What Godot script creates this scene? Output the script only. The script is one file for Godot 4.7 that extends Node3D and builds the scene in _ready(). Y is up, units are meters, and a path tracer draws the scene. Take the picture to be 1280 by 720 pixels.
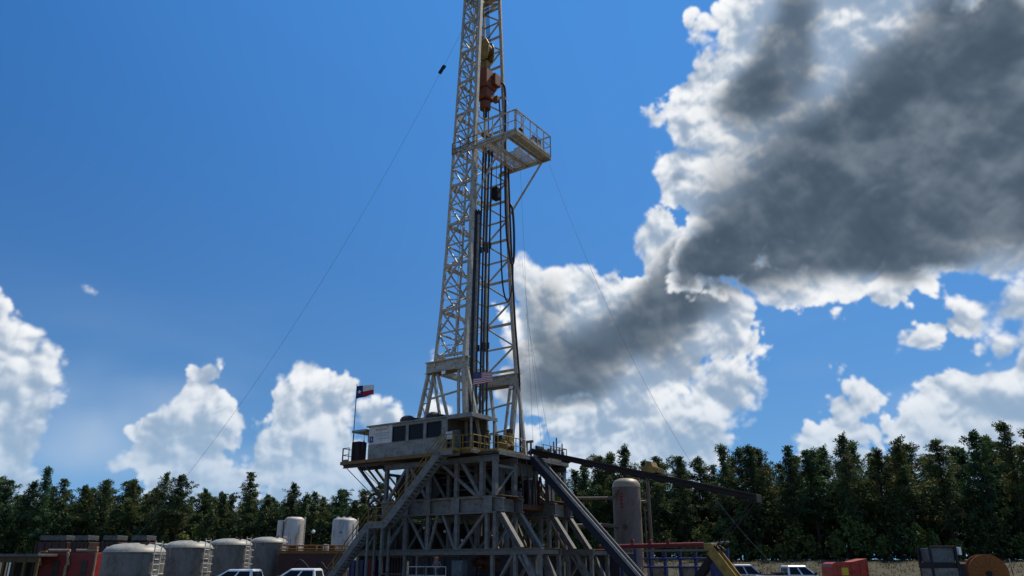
extends Node3D
# Drilling rig on a gravel pad in a pine clearing. Metres, y up. The camera looks towards -z.

const EYE := 2.0                      # lens height
const FOCAL := 967.0                  # focal length in pixels of a 1280 x 720 picture
const RIG := Vector3(-2.6, 0, -61)    # the ground under the mast
const RIG_TURN := -35.0               # degrees; the rig's x axis runs towards its V-door
const SUN_TURN := 46.0                # degrees to the right of the view direction
const SUN_HIGH := 57.0

var off := Vector3.ZERO
var counts := {}
var pitch := atan(345.0 / FOCAL)
var M := {}

func _ready() -> void:
	setup()
	build_materials()
	build_ground()
	build_trees()
	build_substructure()
	build_floor()
	build_mast()
	build_doghouse()
	build_stair()
	build_racking_board()
	build_hoisting()
	build_pipe_handling()
	build_flags()
	build_tanks()
	build_yard()
	build_vehicles()
	build_people()
	build_wires()

# ------------------------------------------------------------------ camera, sky, sun
func setup() -> void:
	var cam := Camera3D.new()
	cam.name = "camera"
	cam.fov = rad_to_deg(2.0 * atan(360.0 / FOCAL))
	cam.position = Vector3(0, EYE, 0)
	cam.rotation = Vector3(pitch, 0, 0)
	cam.far = 3000.0
	cam.near = 0.1
	add_child(cam)
	cam.current = true
	var env := Environment.new()
	env.background_mode = Environment.BG_SKY
	var sky := Sky.new()
	var pano := PanoramaSkyMaterial.new()
	pano.panorama = sky_panorama()
	sky.sky_material = pano
	env.sky = sky
	env.background_energy_multiplier = 1.0
	env.tonemap_mode = Environment.TONE_MAPPER_LINEAR
	env.tonemap_exposure = 1.0
	env.sdfgi_enabled = true
	env.ssao_enabled = true
	env.ssil_enabled = true
	var we := WorldEnvironment.new()
	we.name = "environment"
	we.environment = env
	add_child(we)
	var sun := DirectionalLight3D.new()
	sun.name = "sun"
	sun.light_color = Color(1.0, 0.95, 0.86)
	sun.light_energy = 1.5
	sun.light_angular_distance = 0.5
	sun.shadow_enabled = true
	add_child(sun)
	sun.look_at_from_position(sun_dir() * 100.0, Vector3.ZERO)

func sun_dir() -> Vector3:
	var a := deg_to_rad(SUN_TURN)
	var e := deg_to_rad(SUN_HIGH)
	return Vector3(sin(a) * cos(e), sin(e), -cos(a) * cos(e))

# Clouds are laid out by the direction in which they stand: x and y are pixels of the 1280 x 720 photograph, turned into directions.
# shape: x, y, half width, half height, turn in degrees, layer (0 far cumulus, 1 the large cloud near the sun)
const CLOUDS := [
	# tower at the far left
	[-40, 395, 62, 60, 0, 0], [20, 455, 66, 58, 0, 0], [-30, 480, 90, 80, 0, 0], [14, 545, 56, 66, 0, 0], [-60, 560, 100, 80, 0, 0], [10, 615, 70, 50, 0, 0], [255, 618, 74, 50, 0, 0], [410, 630, 110, 70, 0, 0], [520, 640, 70, 70, 0, 0], [800, 612, 150, 50, 0, 0], [1060, 590, 90, 40, 0, 0], [1220, 590, 110, 50, 0, 0], [124, 374, 22, 8, 26, 0],
	# second and third tower
	[250, 482, 34, 32, 0, 0], [268, 522, 54, 46, 0, 0], [232, 560, 74, 58, 0, 0], [192, 532, 30, 22, 0, 0], [150, 582, 34, 14, 0, 0],
	[388, 470, 36, 34, 0, 0], [405, 512, 62, 50, 0, 0], [368, 500, 30, 30, 0, 0], [395, 570, 96, 64, 0, 0], [478, 530, 40, 32, 0, 0], [500, 575, 60, 50, 0, 0],
	[550, 452, 17, 20, 0, 0], [545, 505, 22, 30, 0, 0],
	# centre right
	[725, 360, 36, 46, 0, 0], [735, 440, 90, 70, 0, 0], [830, 445, 80, 64, 0, 0], [770, 510, 90, 60, 0, 0], [840, 320, 60, 60, -20, 0], [880, 375, 84, 60, 0, 0], [815, 300, 30, 34, 0, 0], [690, 400, 62, 78, 0, 0], [780, 400, 72, 68, 0, 0], [835, 345, 40, 52, -20, 0], [860, 400, 76, 58, 0, 0], [918, 430, 44, 36, 0, 0],
	[690, 480, 76, 52, 0, 0], [780, 480, 74, 50, 0, 0], [900, 495, 62, 52, 0, 0], [850, 545, 96, 56, 0, 0], [745, 555, 46, 46, 0, 0], [700, 525, 40, 36, 0, 0], [660, 545, 26, 36, 0, 0],
	# low on the right
	[1088, 500, 32, 30, 0, 0], [1050, 522, 46, 30, 0, 0], [1010, 545, 40, 26, 0, 0], [1070, 545, 66, 26, 0, 0], [1185, 500, 60, 46, 0, 0], [1240, 510, 66, 62, 0, 0], [1160, 545, 56, 36, 0, 0], [1330, 480, 80, 90, 0, 0], 
	[1180, 415, 86, 26, -18, 0], [1255, 388, 66, 30, -16, 0], [1270, 430, 56, 24, -24, 0], [1330, 400, 80, 50, 0, 0],
	[1001, 428, 11, 17, 0, 0], [1062, 459, 18, 6, -4, 0], [1040, 395, 14, 8, 0, 0],
	# the large cloud near the sun
	[1010, -40, 120, 90, 0, 1], [965, 40, 78, 72, 0, 1], [905, 130, 74, 70, -30, 1], [1000, 150, 130, 110, 0, 1], [858, 218, 50, 42, -20, 1], [950, 255, 110, 78, 0, 1], [892, 318, 74, 50, -30, 1],
	[1100, 40, 130, 120, 0, 1], [1030, 200, 190, 150, -10, 1], [1150, 250, 190, 100, 0, 1], [1120, 190, 180, 130, 0, 1], [1060, 310, 150, 62, 0, 1], [1250, 150, 170, 190, 0, 1], [1230, 290, 130, 50, 0, 1], [960, 350, 90, 36, 8, 1], [1110, 352, 70, 34, 0, 1], [1200, 318, 110, 34, 0, 1],
	[1400, 150, 200, 210, 0, 1], [1250, -120, 200, 130, 0, 1], [1500, 60, 160, 160, 0, 1],
	[866, 36, 9, 20, 12, 1], [820, 150, 18, 16, 0, 1],
]
# thick, shaded bodies of the clouds: x, y, half width, half height, turn, how dark
const SHADES := [
	[1100, 210, 280, 160, -12, 1.0], [1000, 290, 190, 100, -8, 1.0], [1240, 220, 240, 150, 0, 1.0], [1250, 60, 180, 170, 0, 0.95], [1130, 105, 110, 80, 20, 0.6], [980, 70, 70, 100, 10, 0.7],
	[935, 120, 64, 56, -30, 0.7], [900, 325, 100, 44, 10, 0.9], [1400, 160, 200, 200, 0, 0.9], [1120, 325, 140, 40, 4, 0.8], [1000, 0, 60, 50, 0, 0.5], [850, 225, 20, 14, 0, 0.4],
	[860, 360, 90, 60, 20, 0.6], [800, 410, 90, 60, -30, 0.5], [700, 465, 130, 60, 0, 0.62], [760, 430, 140, 76, -24, 0.5], [830, 390, 76, 64, 0, 0.45], [860, 455, 70, 36, 0, 0.35], [700, 495, 110, 26, 0, 0.5],
	[680, 400, 44, 70, 0, 0.4], [850, 545, 110, 40, 0, 0.2], [1060, 535, 70, 26, 0, 0.15], [1230, 530, 110, 60, 0, 0.2],
	[1200, 425, 90, 12, -18, 0.4],
]
const GX := 234
const GY := 142
const STEP := 8.0
var g_far := PackedFloat32Array()
var g_near := PackedFloat32Array()
var g_dark := PackedFloat32Array()
var n_warp: FastNoiseLite
var n_puff: FastNoiseLite
var n_fine: FastNoiseLite
var n_wide: FastNoiseLite
var n_lobe: FastNoiseLite

func noise(seed_: int, period: float, octaves: int, ridged := false, gain := 0.5) -> FastNoiseLite:
	var n := FastNoiseLite.new()
	n.seed = seed_
	n.noise_type = FastNoiseLite.TYPE_SIMPLEX_SMOOTH
	n.frequency = 1.0 / period
	n.fractal_type = FastNoiseLite.FRACTAL_RIDGED if ridged else FastNoiseLite.FRACTAL_FBM
	n.fractal_octaves = octaves
	n.fractal_gain = gain
	return n

func blob(p: Vector2, b: Array) -> float:
	var q := (p - Vector2(b[0], b[1])).rotated(deg_to_rad(-b[4]))
	var e: float = Vector2(q.x / b[2], q.y / b[3]).length()
	return (1.0 - e) * minf(minf(b[2], b[3]), 90.0) / 40.0

func fields() -> void:
	g_far.resize(GX * GY)
	g_near.resize(GX * GY)
	g_dark.resize(GX * GY)
	for j in GY:
		for i in GX:
			var p := Vector2(-300 + i * STEP, -260 + j * STEP)
			var s0 := -3.0
			var s1 := -3.0
			for b in CLOUDS:
				if b[5] == 0:
					s0 = maxf(s0, blob(p, b)) if absf(s0 - blob(p, b)) > 0.5 else smax(s0, blob(p, b))
				else:
					s1 = smax(s1, blob(p, b))
			var dk := 0.0
			for b in SHADES:
				var q := (p - Vector2(b[0], b[1])).rotated(deg_to_rad(-b[4]))
				var e: float = 1.0 - Vector2(q.x / b[2], q.y / b[3]).length()
				if e > 0.0:
					dk = 1.0 - (1.0 - dk) * (1.0 - b[5] * smoothstep(0.0, 0.7, e))
			g_far[j * GX + i] = s0
			g_near[j * GX + i] = s1
			g_dark[j * GX + i] = dk

func soft_step(x: float) -> float:
	return 1.0 / (1.0 + exp(-4.6 * (x - 0.5)))

func smax(a: float, b: float) -> float:
	var k := 0.5
	var h := maxf(k - absf(a - b), 0.0) / k
	return maxf(a, b) + h * h * k * 0.25

func grid(g: PackedFloat32Array, x: float, y: float) -> float:
	var fx := clampf((x + 300.0) / STEP, 0.0, GX - 1.01)
	var fy := clampf((y + 260.0) / STEP, 0.0, GY - 1.01)
	var i := int(fx)
	var j := int(fy)
	fx -= i
	fy -= j
	var k := j * GX + i
	return lerpf(lerpf(g[k], g[k + 1], fx), lerpf(g[k + GX], g[k + GX + 1], fx), fy)

# colour of the sky in one direction (linear)
func sky_colour(d: Vector3) -> Color:
	var e := asin(clampf(d.y, -1.0, 1.0))
	var sunward := d.dot(sun_dir())
	# clear air
	var t := exp(-maxf(e, 0.0) * 5.0)
	var near_sun := smoothstep(0.25, 0.95, sunward)
	var air := Vector3(0.012, 0.105, 0.375).lerp(Vector3(0.066, 0.265, 0.70), near_sun)
	air = air.lerp(Vector3(0.25, 0.53, 0.85), t)
	# where this direction falls in the photograph
	var zc := -d.z * cos(pitch) + d.y * sin(pitch)
	var q := d * FOCAL
	var w3 := Vector3(n_warp.get_noise_3d(q.x, q.y, q.z), n_warp.get_noise_3d(q.x + 900.0, q.y, q.z), n_warp.get_noise_3d(q.x, q.y + 900.0, q.z))
	var s0 := -3.0
	var s1 := -3.0
	var dk := 0.0
	var inside := 0.0
	var haze_at := 9.0
	if zc > 0.15:
		var yc := d.y * cos(pitch) + d.z * sin(pitch)
		var x := 640.0 + FOCAL * d.x / zc + w3.x * 16.0
		var y := 360.0 - FOCAL * yc / zc + w3.y * 16.0
		haze_at = Vector2((x - 140.0) / 190.0, (y - 520.0) / 100.0).length()
		inside = smoothstep(-280.0, -120.0, x) * (1.0 - smoothstep(1400.0, 1550.0, x)) * smoothstep(-250.0, -90.0, y)
		if inside > 0.0:
			s0 = grid(g_far, x, y)
			s1 = grid(g_near, x, y)
			dk = grid(g_dark, x, y)
	if inside < 1.0:
		# the rest of the sky: scattered cumulus of the same kind
		var f := n_wide.get_noise_3d(q.x, q.y * 1.4, q.z)
		var s2 := (f - 0.06) * 5.0 - 1.2 * smoothstep(0.5, 1.2, e) 
		s0 = lerpf(s2, s0, inside)
		s1 = lerpf(-3.0, s1, inside)
		dk = lerpf(clampf(s2 * 0.6, 0.0, 0.8), dk, inside)
	# thin high veil
	var veil := clampf(n_warp.get_noise_3d(q.x * 0.35 + 50.0, q.y * 1.1, q.z * 0.35), 0.0, 1.0)
	veil += 1.2 * smoothstep(1.0, 0.0, haze_at) * (0.75 + 0.8 * w3.z)
	var c := air.lerp(Vector3(0.62, 0.72, 0.82), clampf(veil, 0.0, 1.6) * 0.32 * smoothstep(0.34, 0.10, e))
	if s0 < -0.9 and s1 < -0.9:
		return Color(c.x, c.y, c.z)
	var puff := -n_puff.get_noise_3d(q.x + w3.x * 14.0, q.y + w3.y * 14.0, q.z)
	var fine := -n_fine.get_noise_3d(q.x + w3.z * 10.0, q.y, q.z)
	var sd := sun_dir()
	var l := (sd - d * sd.dot(d)).normalized() * 15.0
	var wx := q.x + w3.x * 14.0
	var wy := q.y + w3.y * 14.0
	var relief := n_lobe.get_noise_3d(wx + l.x, wy + l.y, q.z + l.z) - n_lobe.get_noise_3d(wx, wy, q.z) + 0.45 * (fine + n_fine.get_noise_3d(q.x + w3.z * 10.0 + l.x * 0.4, q.y + l.y * 0.4, q.z + l.z * 0.4))
	var mood := n_warp.get_noise_3d(q.x * 1.3 + 300.0, q.y * 1.3, q.z * 1.3)
	var bump := puff * 0.62 + fine * 0.22
	for k in 2:
		var s := s0 if k == 0 else s1
		if s < -0.9:
			continue
		var dens := s + 0.14 + bump * (1.0 if k == 0 else 0.85)
		var soft := 0.12 + 0.34 * clampf(0.4 + w3.z * 1.4, 0.0, 1.0)
		var a := smoothstep(0.0, soft, dens)
		if a <= 0.0:
			continue
		# light let through: thin edges glow, thick bodies darken
		var rim := exp(-maxf(dens, 0.0) * (2.4 if k == 0 else 3.0))
		var body := smoothstep(0.0, 0.92, dk * 1.05 + (0.26 * puff + 0.10 * fine + 0.22 * mood) * (1.0 - 0.85 * dk)) * smoothstep(0.0, 0.55, dens)
		var lit := soft_step(0.30 + relief * 0.95 + 0.66 * rim + 0.20 * puff + 0.14 * fine + 0.75 * mood * (1.0 - rim))
		var white := Vector3(0.28, 0.385, 0.53).lerp(Vector3(0.97, 0.98, 0.99), lit)
		var dark := Vector3(0.056, 0.088, 0.130).lerp(Vector3(0.21, 0.26, 0.32), soft_step(0.30 + relief * 0.25 + mood * 0.6 + 0.10 * fine + 0.1 * puff))
		var col := white.lerp(dark, body)
		# air between us and the far clouds
		col = col.lerp(Vector3(0.30, 0.47, 0.68), (0.92 if k == 0 else 0.0) * smoothstep(0.26, 0.02, e) * (1.0 - 0.45 * rim))
		c = c.lerp(col, a)
	return Color(c.x, c.y, c.z)

func sky_panorama() -> ImageTexture:
	n_warp = noise(11, 130.0, 3)
	n_puff = noise(5, 95.0, 5, true, 0.52)
	n_lobe = noise(5, 95.0, 3, true, 0.46)
	n_fine = noise(23, 40.0, 4, true, 0.55)
	n_wide = noise(37, 330.0, 3)
	fields()
	var w := 4096
	var h := 2048
	var low := sky_rows(w / 4, h / 4, 0, 0, w / 4, h / 8 + 4)
	low.resize(w, h, Image.INTERPOLATE_CUBIC)
	# the part of the sky that the camera sees, at full resolution
	var x0 := int(w * (0.5 - 37.0 / 360.0))
	var x1 := int(w * (0.5 + 37.0 / 360.0))
	var y0 := int(h * (90.0 - 46.0) / 180.0)
	var y1 := h / 2 + 4
	var full := sky_rows(w, h, x0, y0, x1, y1)
	low.blit_rect(full, Rect2i(x0, y0, x1 - x0, y1 - y0), Vector2i(x0, y0))
	# a panorama begins and ends straight ahead
	var turned := Image.create_empty(w, h, false, Image.FORMAT_RGB8)
	turned.blit_rect(low, Rect2i(w / 2, 0, w / 2, h), Vector2i(0, 0))
	turned.blit_rect(low, Rect2i(0, 0, w / 2, h), Vector2i(w / 2, 0))
	return ImageTexture.create_from_image(turned)

func sky_rows(w: int, h: int, x0: int, y0: int, x1: int, y1: int) -> Image:
	var bytes := PackedByteArray()
	bytes.resize(w * h * 3)
	bytes.fill(110)
	for j in range(y0, y1):
		var e := PI * (0.5 - (j + 0.5) / h)
		var ce := cos(e)
		var se := sin(e)
		for i in range(x0, x1):
			var a := TAU * ((i + 0.5) / w - 0.5)
			var c := sky_colour(Vector3(sin(a) * ce, se, -cos(a) * ce)).linear_to_srgb()
			var k := (j * w + i) * 3
			bytes[k] = clampi(int(c.r * 255.0 + 0.5), 0, 255)
			bytes[k + 1] = clampi(int(c.g * 255.0 + 0.5), 0, 255)
			bytes[k + 2] = clampi(int(c.b * 255.0 + 0.5), 0, 255)
	return Image.create_from_data(w, h, false, Image.FORMAT_RGB8, bytes)

# ------------------------------------------------------------------ helpers
func numbered(called: String) -> String:
	var n: int = counts.get(called, 0)
	counts[called] = n + 1
	return called if n == 0 else "%s_%03d" % [called, n]

func tag(o: Node, label: String, category: String, group := "") -> void:
	o.set_meta("label", label)
	o.set_meta("category", category)
	if group != "":
		o.set_meta("group", group)

func thing(called: String, label: String, category: String, at: Vector3, turn := 0.0, group := "") -> Node3D:
	var o := Node3D.new()
	o.name = numbered(called)
	o.position = at
	o.rotation_degrees.y = turn
	add_child(o)
	tag(o, label, category, group)
	off = Vector3.ZERO
	return o

# a thing of the rig; its parts are given in the rig's own metres (towards the V-door, up, towards the near side)
func rig_thing(called: String, label: String, category: String, base: Vector3, group := "") -> Node3D:
	var o := thing(called, label, category, on_rig(base), RIG_TURN, group)
	off = base
	return o

func on_rig(p: Vector3) -> Vector3:
	return RIG + Basis(Vector3.UP, deg_to_rad(RIG_TURN)) * p

func part(parent: Node, called: String, mesh: Mesh, mat: Material) -> MeshInstance3D:
	var o := MeshInstance3D.new()
	o.name = called
	o.mesh = mesh
	o.material_override = mat
	parent.add_child(o, true)
	return o

func tri(st: SurfaceTool, a: Vector3, b: Vector3, c: Vector3, na: Vector3, nb: Vector3, nc: Vector3) -> void:
	if (b - a).cross(c - a).dot(na + nb + nc) > 0.0:      # front faces run clockwise
		var t := b
		b = c
		c = t
		t = nb
		nb = nc
		nc = t
	st.set_normal(na)
	st.add_vertex(a)
	st.set_normal(nb)
	st.add_vertex(b)
	st.set_normal(nc)
	st.add_vertex(c)

func quad(st: SurfaceTool, a: Vector3, b: Vector3, c: Vector3, d: Vector3, n := Vector3.ZERO) -> void:
	var m := n if n != Vector3.ZERO else (b - a).cross(c - a).normalized()
	tri(st, a, b, c, m, m, m)
	tri(st, a, c, d, m, m, m)

func new_st() -> SurfaceTool:
	var st := SurfaceTool.new()
	st.begin(Mesh.PRIMITIVE_TRIANGLES)
	return st

func frame(a: Vector3, b: Vector3, up: Vector3) -> Basis:
	var z := (b - a).normalized()
	if absf(z.dot(up)) > 0.97:
		up = Vector3.RIGHT
	var x := up.cross(z).normalized()
	return Basis(x, z.cross(x), z)

# a straight prism of any outline from a to b (outline x across, y up)
func prism(st: SurfaceTool, poly: PackedVector2Array, a: Vector3, b: Vector3, up := Vector3.UP, smooth := false, taper := 1.0) -> void:
	var f := frame(a, b, up)
	var n := poly.size()
	var pa := []
	var pb := []
	for q in poly:
		pa.append(a + f.x * q.x + f.y * q.y)
		pb.append(b + (f.x * q.x + f.y * q.y) * taper)
	var ccw := not Geometry2D.is_polygon_clockwise(poly)
	for i in n:
		var j := (i + 1) % n
		var e = poly[j] - poly[i]
		var o := Vector2(e.y, -e.x) if ccw else Vector2(-e.y, e.x)
		var ni := (f.x * o.x + f.y * o.y).normalized()
		var nj := ni
		if smooth:
			ni = (f.x * poly[i].x + f.y * poly[i].y).normalized()
			nj = (f.x * poly[j].x + f.y * poly[j].y).normalized()
		tri(st, pa[i], pa[j], pb[j], ni, nj, nj)
		tri(st, pa[i], pb[j], pb[i], ni, nj, ni)
	var idx := Geometry2D.triangulate_polygon(poly)
	for k in range(0, idx.size(), 3):
		tri(st, pa[idx[k]], pa[idx[k + 1]], pa[idx[k + 2]], -f.z, -f.z, -f.z)
		tri(st, pb[idx[k]], pb[idx[k + 1]], pb[idx[k + 2]], f.z, f.z, f.z)

func rect(w: float, h: float, c := -1.0) -> PackedVector2Array:
	if c < 0.0:
		c = minf(minf(w, h) * 0.12, 0.03)
	w *= 0.5
	h *= 0.5
	return PackedVector2Array([Vector2(-w + c, -h), Vector2(w - c, -h), Vector2(w, -h + c), Vector2(w, h - c), Vector2(w - c, h), Vector2(-w + c, h), Vector2(-w, h - c), Vector2(-w, -h + c)])

func ring(r: float, n := 10) -> PackedVector2Array:
	var p := PackedVector2Array()
	for i in n:
		p.append(Vector2.from_angle(TAU * i / n) * r)
	return p

func flanged(w: float, h: float) -> PackedVector2Array:
	var t := h * 0.09
	var s := w * 0.07
	w *= 0.5
	h *= 0.5
	return PackedVector2Array([Vector2(-w, -h), Vector2(w, -h), Vector2(w, -h + t), Vector2(s, -h + t), Vector2(s, h - t), Vector2(w, h - t), Vector2(w, h), Vector2(-w, h), Vector2(-w, h - t), Vector2(-s, h - t), Vector2(-s, -h + t), Vector2(-w, -h + t)])

func bar(parent: Node, called: String, a: Vector3, b: Vector3, outline: PackedVector2Array, mat: Material, up := Vector3.UP, smooth := false) -> MeshInstance3D:
	var st := new_st()
	prism(st, outline, a - off, b - off, up, smooth)
	return part(parent, called, st.commit(), mat)

func beam(parent: Node, called: String, a: Vector3, b: Vector3, w: float, h: float, mat: Material) -> MeshInstance3D:
	return bar(parent, called, a, b, rect(w, h), mat)

func girder(parent: Node, called: String, a: Vector3, b: Vector3, w: float, h: float, mat: Material) -> MeshInstance3D:
	return bar(parent, called, a, b, flanged(w, h), mat)

func pipe(parent: Node, called: String, a: Vector3, b: Vector3, r: float, mat: Material, n := 10) -> MeshInstance3D:
	return bar(parent, called, a, b, ring(r, n), mat, Vector3.UP, true)

func box_into(st: SurfaceTool, lo: Vector3, hi: Vector3, c := -1.0) -> void:
	var m := (lo + hi) * 0.5
	var s := hi - lo
	prism(st, rect(s.x, s.y, c), Vector3(m.x, m.y, lo.z), Vector3(m.x, m.y, hi.z))

func box(parent: Node, called: String, lo: Vector3, hi: Vector3, mat: Material, c := -1.0) -> MeshInstance3D:
	var st := new_st()
	box_into(st, lo - off, hi - off, c)
	return part(parent, called, st.commit(), mat)

# a tube along points
func sweep(st: SurfaceTool, pts: Array, r: float, n := 8) -> void:
	var rings := []
	var normals := []
	var x := Vector3.ZERO
	for i in pts.size():
		var d: Vector3 = (pts[mini(i + 1, pts.size() - 1)] - pts[maxi(i - 1, 0)]).normalized()
		if x == Vector3.ZERO:
			x = frame(Vector3.ZERO, d, Vector3.UP).x
		x = (x - d * x.dot(d)).normalized()
		var y := d.cross(x)
		var row := []
		var nrow := []
		for k in n:
			var v := x * cos(TAU * k / n) + y * sin(TAU * k / n)
			row.append(pts[i] + v * r)
			nrow.append(v)
		rings.append(row)
		normals.append(nrow)
	for i in pts.size() - 1:
		for k in n:
			var j := (k + 1) % n
			tri(st, rings[i][k], rings[i][j], rings[i + 1][j], normals[i][k], normals[i][j], normals[i + 1][j])
			tri(st, rings[i][k], rings[i + 1][j], rings[i + 1][k], normals[i][k], normals[i + 1][j], normals[i + 1][k])

func hose(parent: Node, called: String, pts: Array, r: float, mat: Material, n := 8, smooth_steps := 4) -> MeshInstance3D:
	var fine := []
	for i in pts.size() - 1:
		var p0: Vector3 = pts[maxi(i - 1, 0)]
		var p1: Vector3 = pts[i]
		var p2: Vector3 = pts[i + 1]
		var p3: Vector3 = pts[mini(i + 2, pts.size() - 1)]
		for k in smooth_steps:
			fine.append(p1.cubic_interpolate(p2, p0, p3, float(k) / smooth_steps) - off)
	fine.append(pts[-1] - off)
	var st := new_st()
	sweep(st, fine, r, n)
	return part(parent, called, st.commit(), mat)

# a turned shape: outline of (radius, height)
func lathe(parent: Node, called: String, at: Vector3, outline: Array, mat: Material, n := 32) -> MeshInstance3D:
	var st := new_st()
	lathe_into(st, at - off, outline, n)
	return part(parent, called, st.commit(), mat)

func lathe_into(st: SurfaceTool, at: Vector3, outline: Array, n := 32) -> void:
	for i in outline.size() - 1:
		var p: Vector2 = outline[i]
		var q: Vector2 = outline[i + 1]
		if p.distance_to(q) < 1e-5:
			continue
		var nn := Vector2(q.y - p.y, p.x - q.x).normalized()
		var n0 := nn
		var n1 := nn
		if i > 0 and p.distance_to(outline[i - 1]) > 1e-5:
			var o: Vector2 = outline[i - 1]
			var m := Vector2(p.y - o.y, o.x - p.x).normalized()
			if m.dot(nn) > 0.7:
				n0 = (m + nn).normalized()
		if i + 2 < outline.size() and q.distance_to(outline[i + 2]) > 1e-5:
			var o: Vector2 = outline[i + 2]
			var m := Vector2(o.y - q.y, q.x - o.x).normalized()
			if m.dot(nn) > 0.7:
				n1 = (m + nn).normalized()
		for k in n:
			var u0 := Vector3(cos(TAU * k / n), 0, sin(TAU * k / n))
			var u1 := Vector3(cos(TAU * (k + 1) / n), 0, sin(TAU * (k + 1) / n))
			var a := at + u0 * p.x + Vector3.UP * p.y
			var b := at + u1 * p.x + Vector3.UP * p.y
			var c := at + u1 * q.x + Vector3.UP * q.y
			var d := at + u0 * q.x + Vector3.UP * q.y
			var na := u0 * n0.x + Vector3.UP * n0.y
			var nb := u1 * n0.x + Vector3.UP * n0.y
			var nc := u1 * n1.x + Vector3.UP * n1.y
			var nd := u0 * n1.x + Vector3.UP * n1.y
			if p.x > 1e-4:
				tri(st, a, b, c, na, nb, nc)
			if q.x > 1e-4:
				tri(st, a, c, d, na, nc, nd)

func railing(parent: Node, a: Vector3, b: Vector3, high: float, mat: Material, spacing := 1.6, r := 0.03, mids := 1, toe := true) -> void:
	var up := Vector3.UP * high
	pipe(parent, "top_rail", a + up, b + up, r * 1.15, mat, 8)
	for k in mids:
		var m := Vector3.UP * high * (k + 1.0) / (mids + 1.0)
		pipe(parent, "mid_rail", a + m, b + m, r, mat, 8)
	var n := maxi(1, int(round(a.distance_to(b) / spacing)))
	for i in n + 1:
		var p := a.lerp(b, float(i) / n)
		pipe(parent, "rail_post", p, p + up, r * 1.1, mat, 8)
	if toe:
		beam(parent, "toe_board", a + Vector3.UP * 0.09, b + Vector3.UP * 0.09, 0.02, 0.15, mat)

# ------------------------------------------------------------------ materials
func image_of(n: FastNoiseLite, size: int) -> Image:
	return n.get_seamless_image(size, size, false, false, 0.15, true)

func tex(size: int, f: Callable) -> ImageTexture:
	var im := Image.create_empty(size, size, false, Image.FORMAT_RGB8)
	for y in size:
		for x in size:
			im.set_pixel(x, y, f.call(x, y))
	im.generate_mipmaps()
	return ImageTexture.create_from_image(im)

var T := {}

func lin(r: float, g: float, b: float) -> Color:
	return Color(r, g, b).linear_to_srgb()

func material(called: String, c: Color, rough: float, texture := "grime", scale := Vector3(0.35, 0.35, 0.35), metal := 0.0) -> StandardMaterial3D:
	var m := StandardMaterial3D.new()
	m.resource_name = called
	m.albedo_color = c
	m.roughness = rough
	m.metallic = metal
	if texture != "":
		m.albedo_texture = T[texture]
		m.uv1_triplanar = true
		m.uv1_scale = scale
	M[called] = m
	return m

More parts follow.
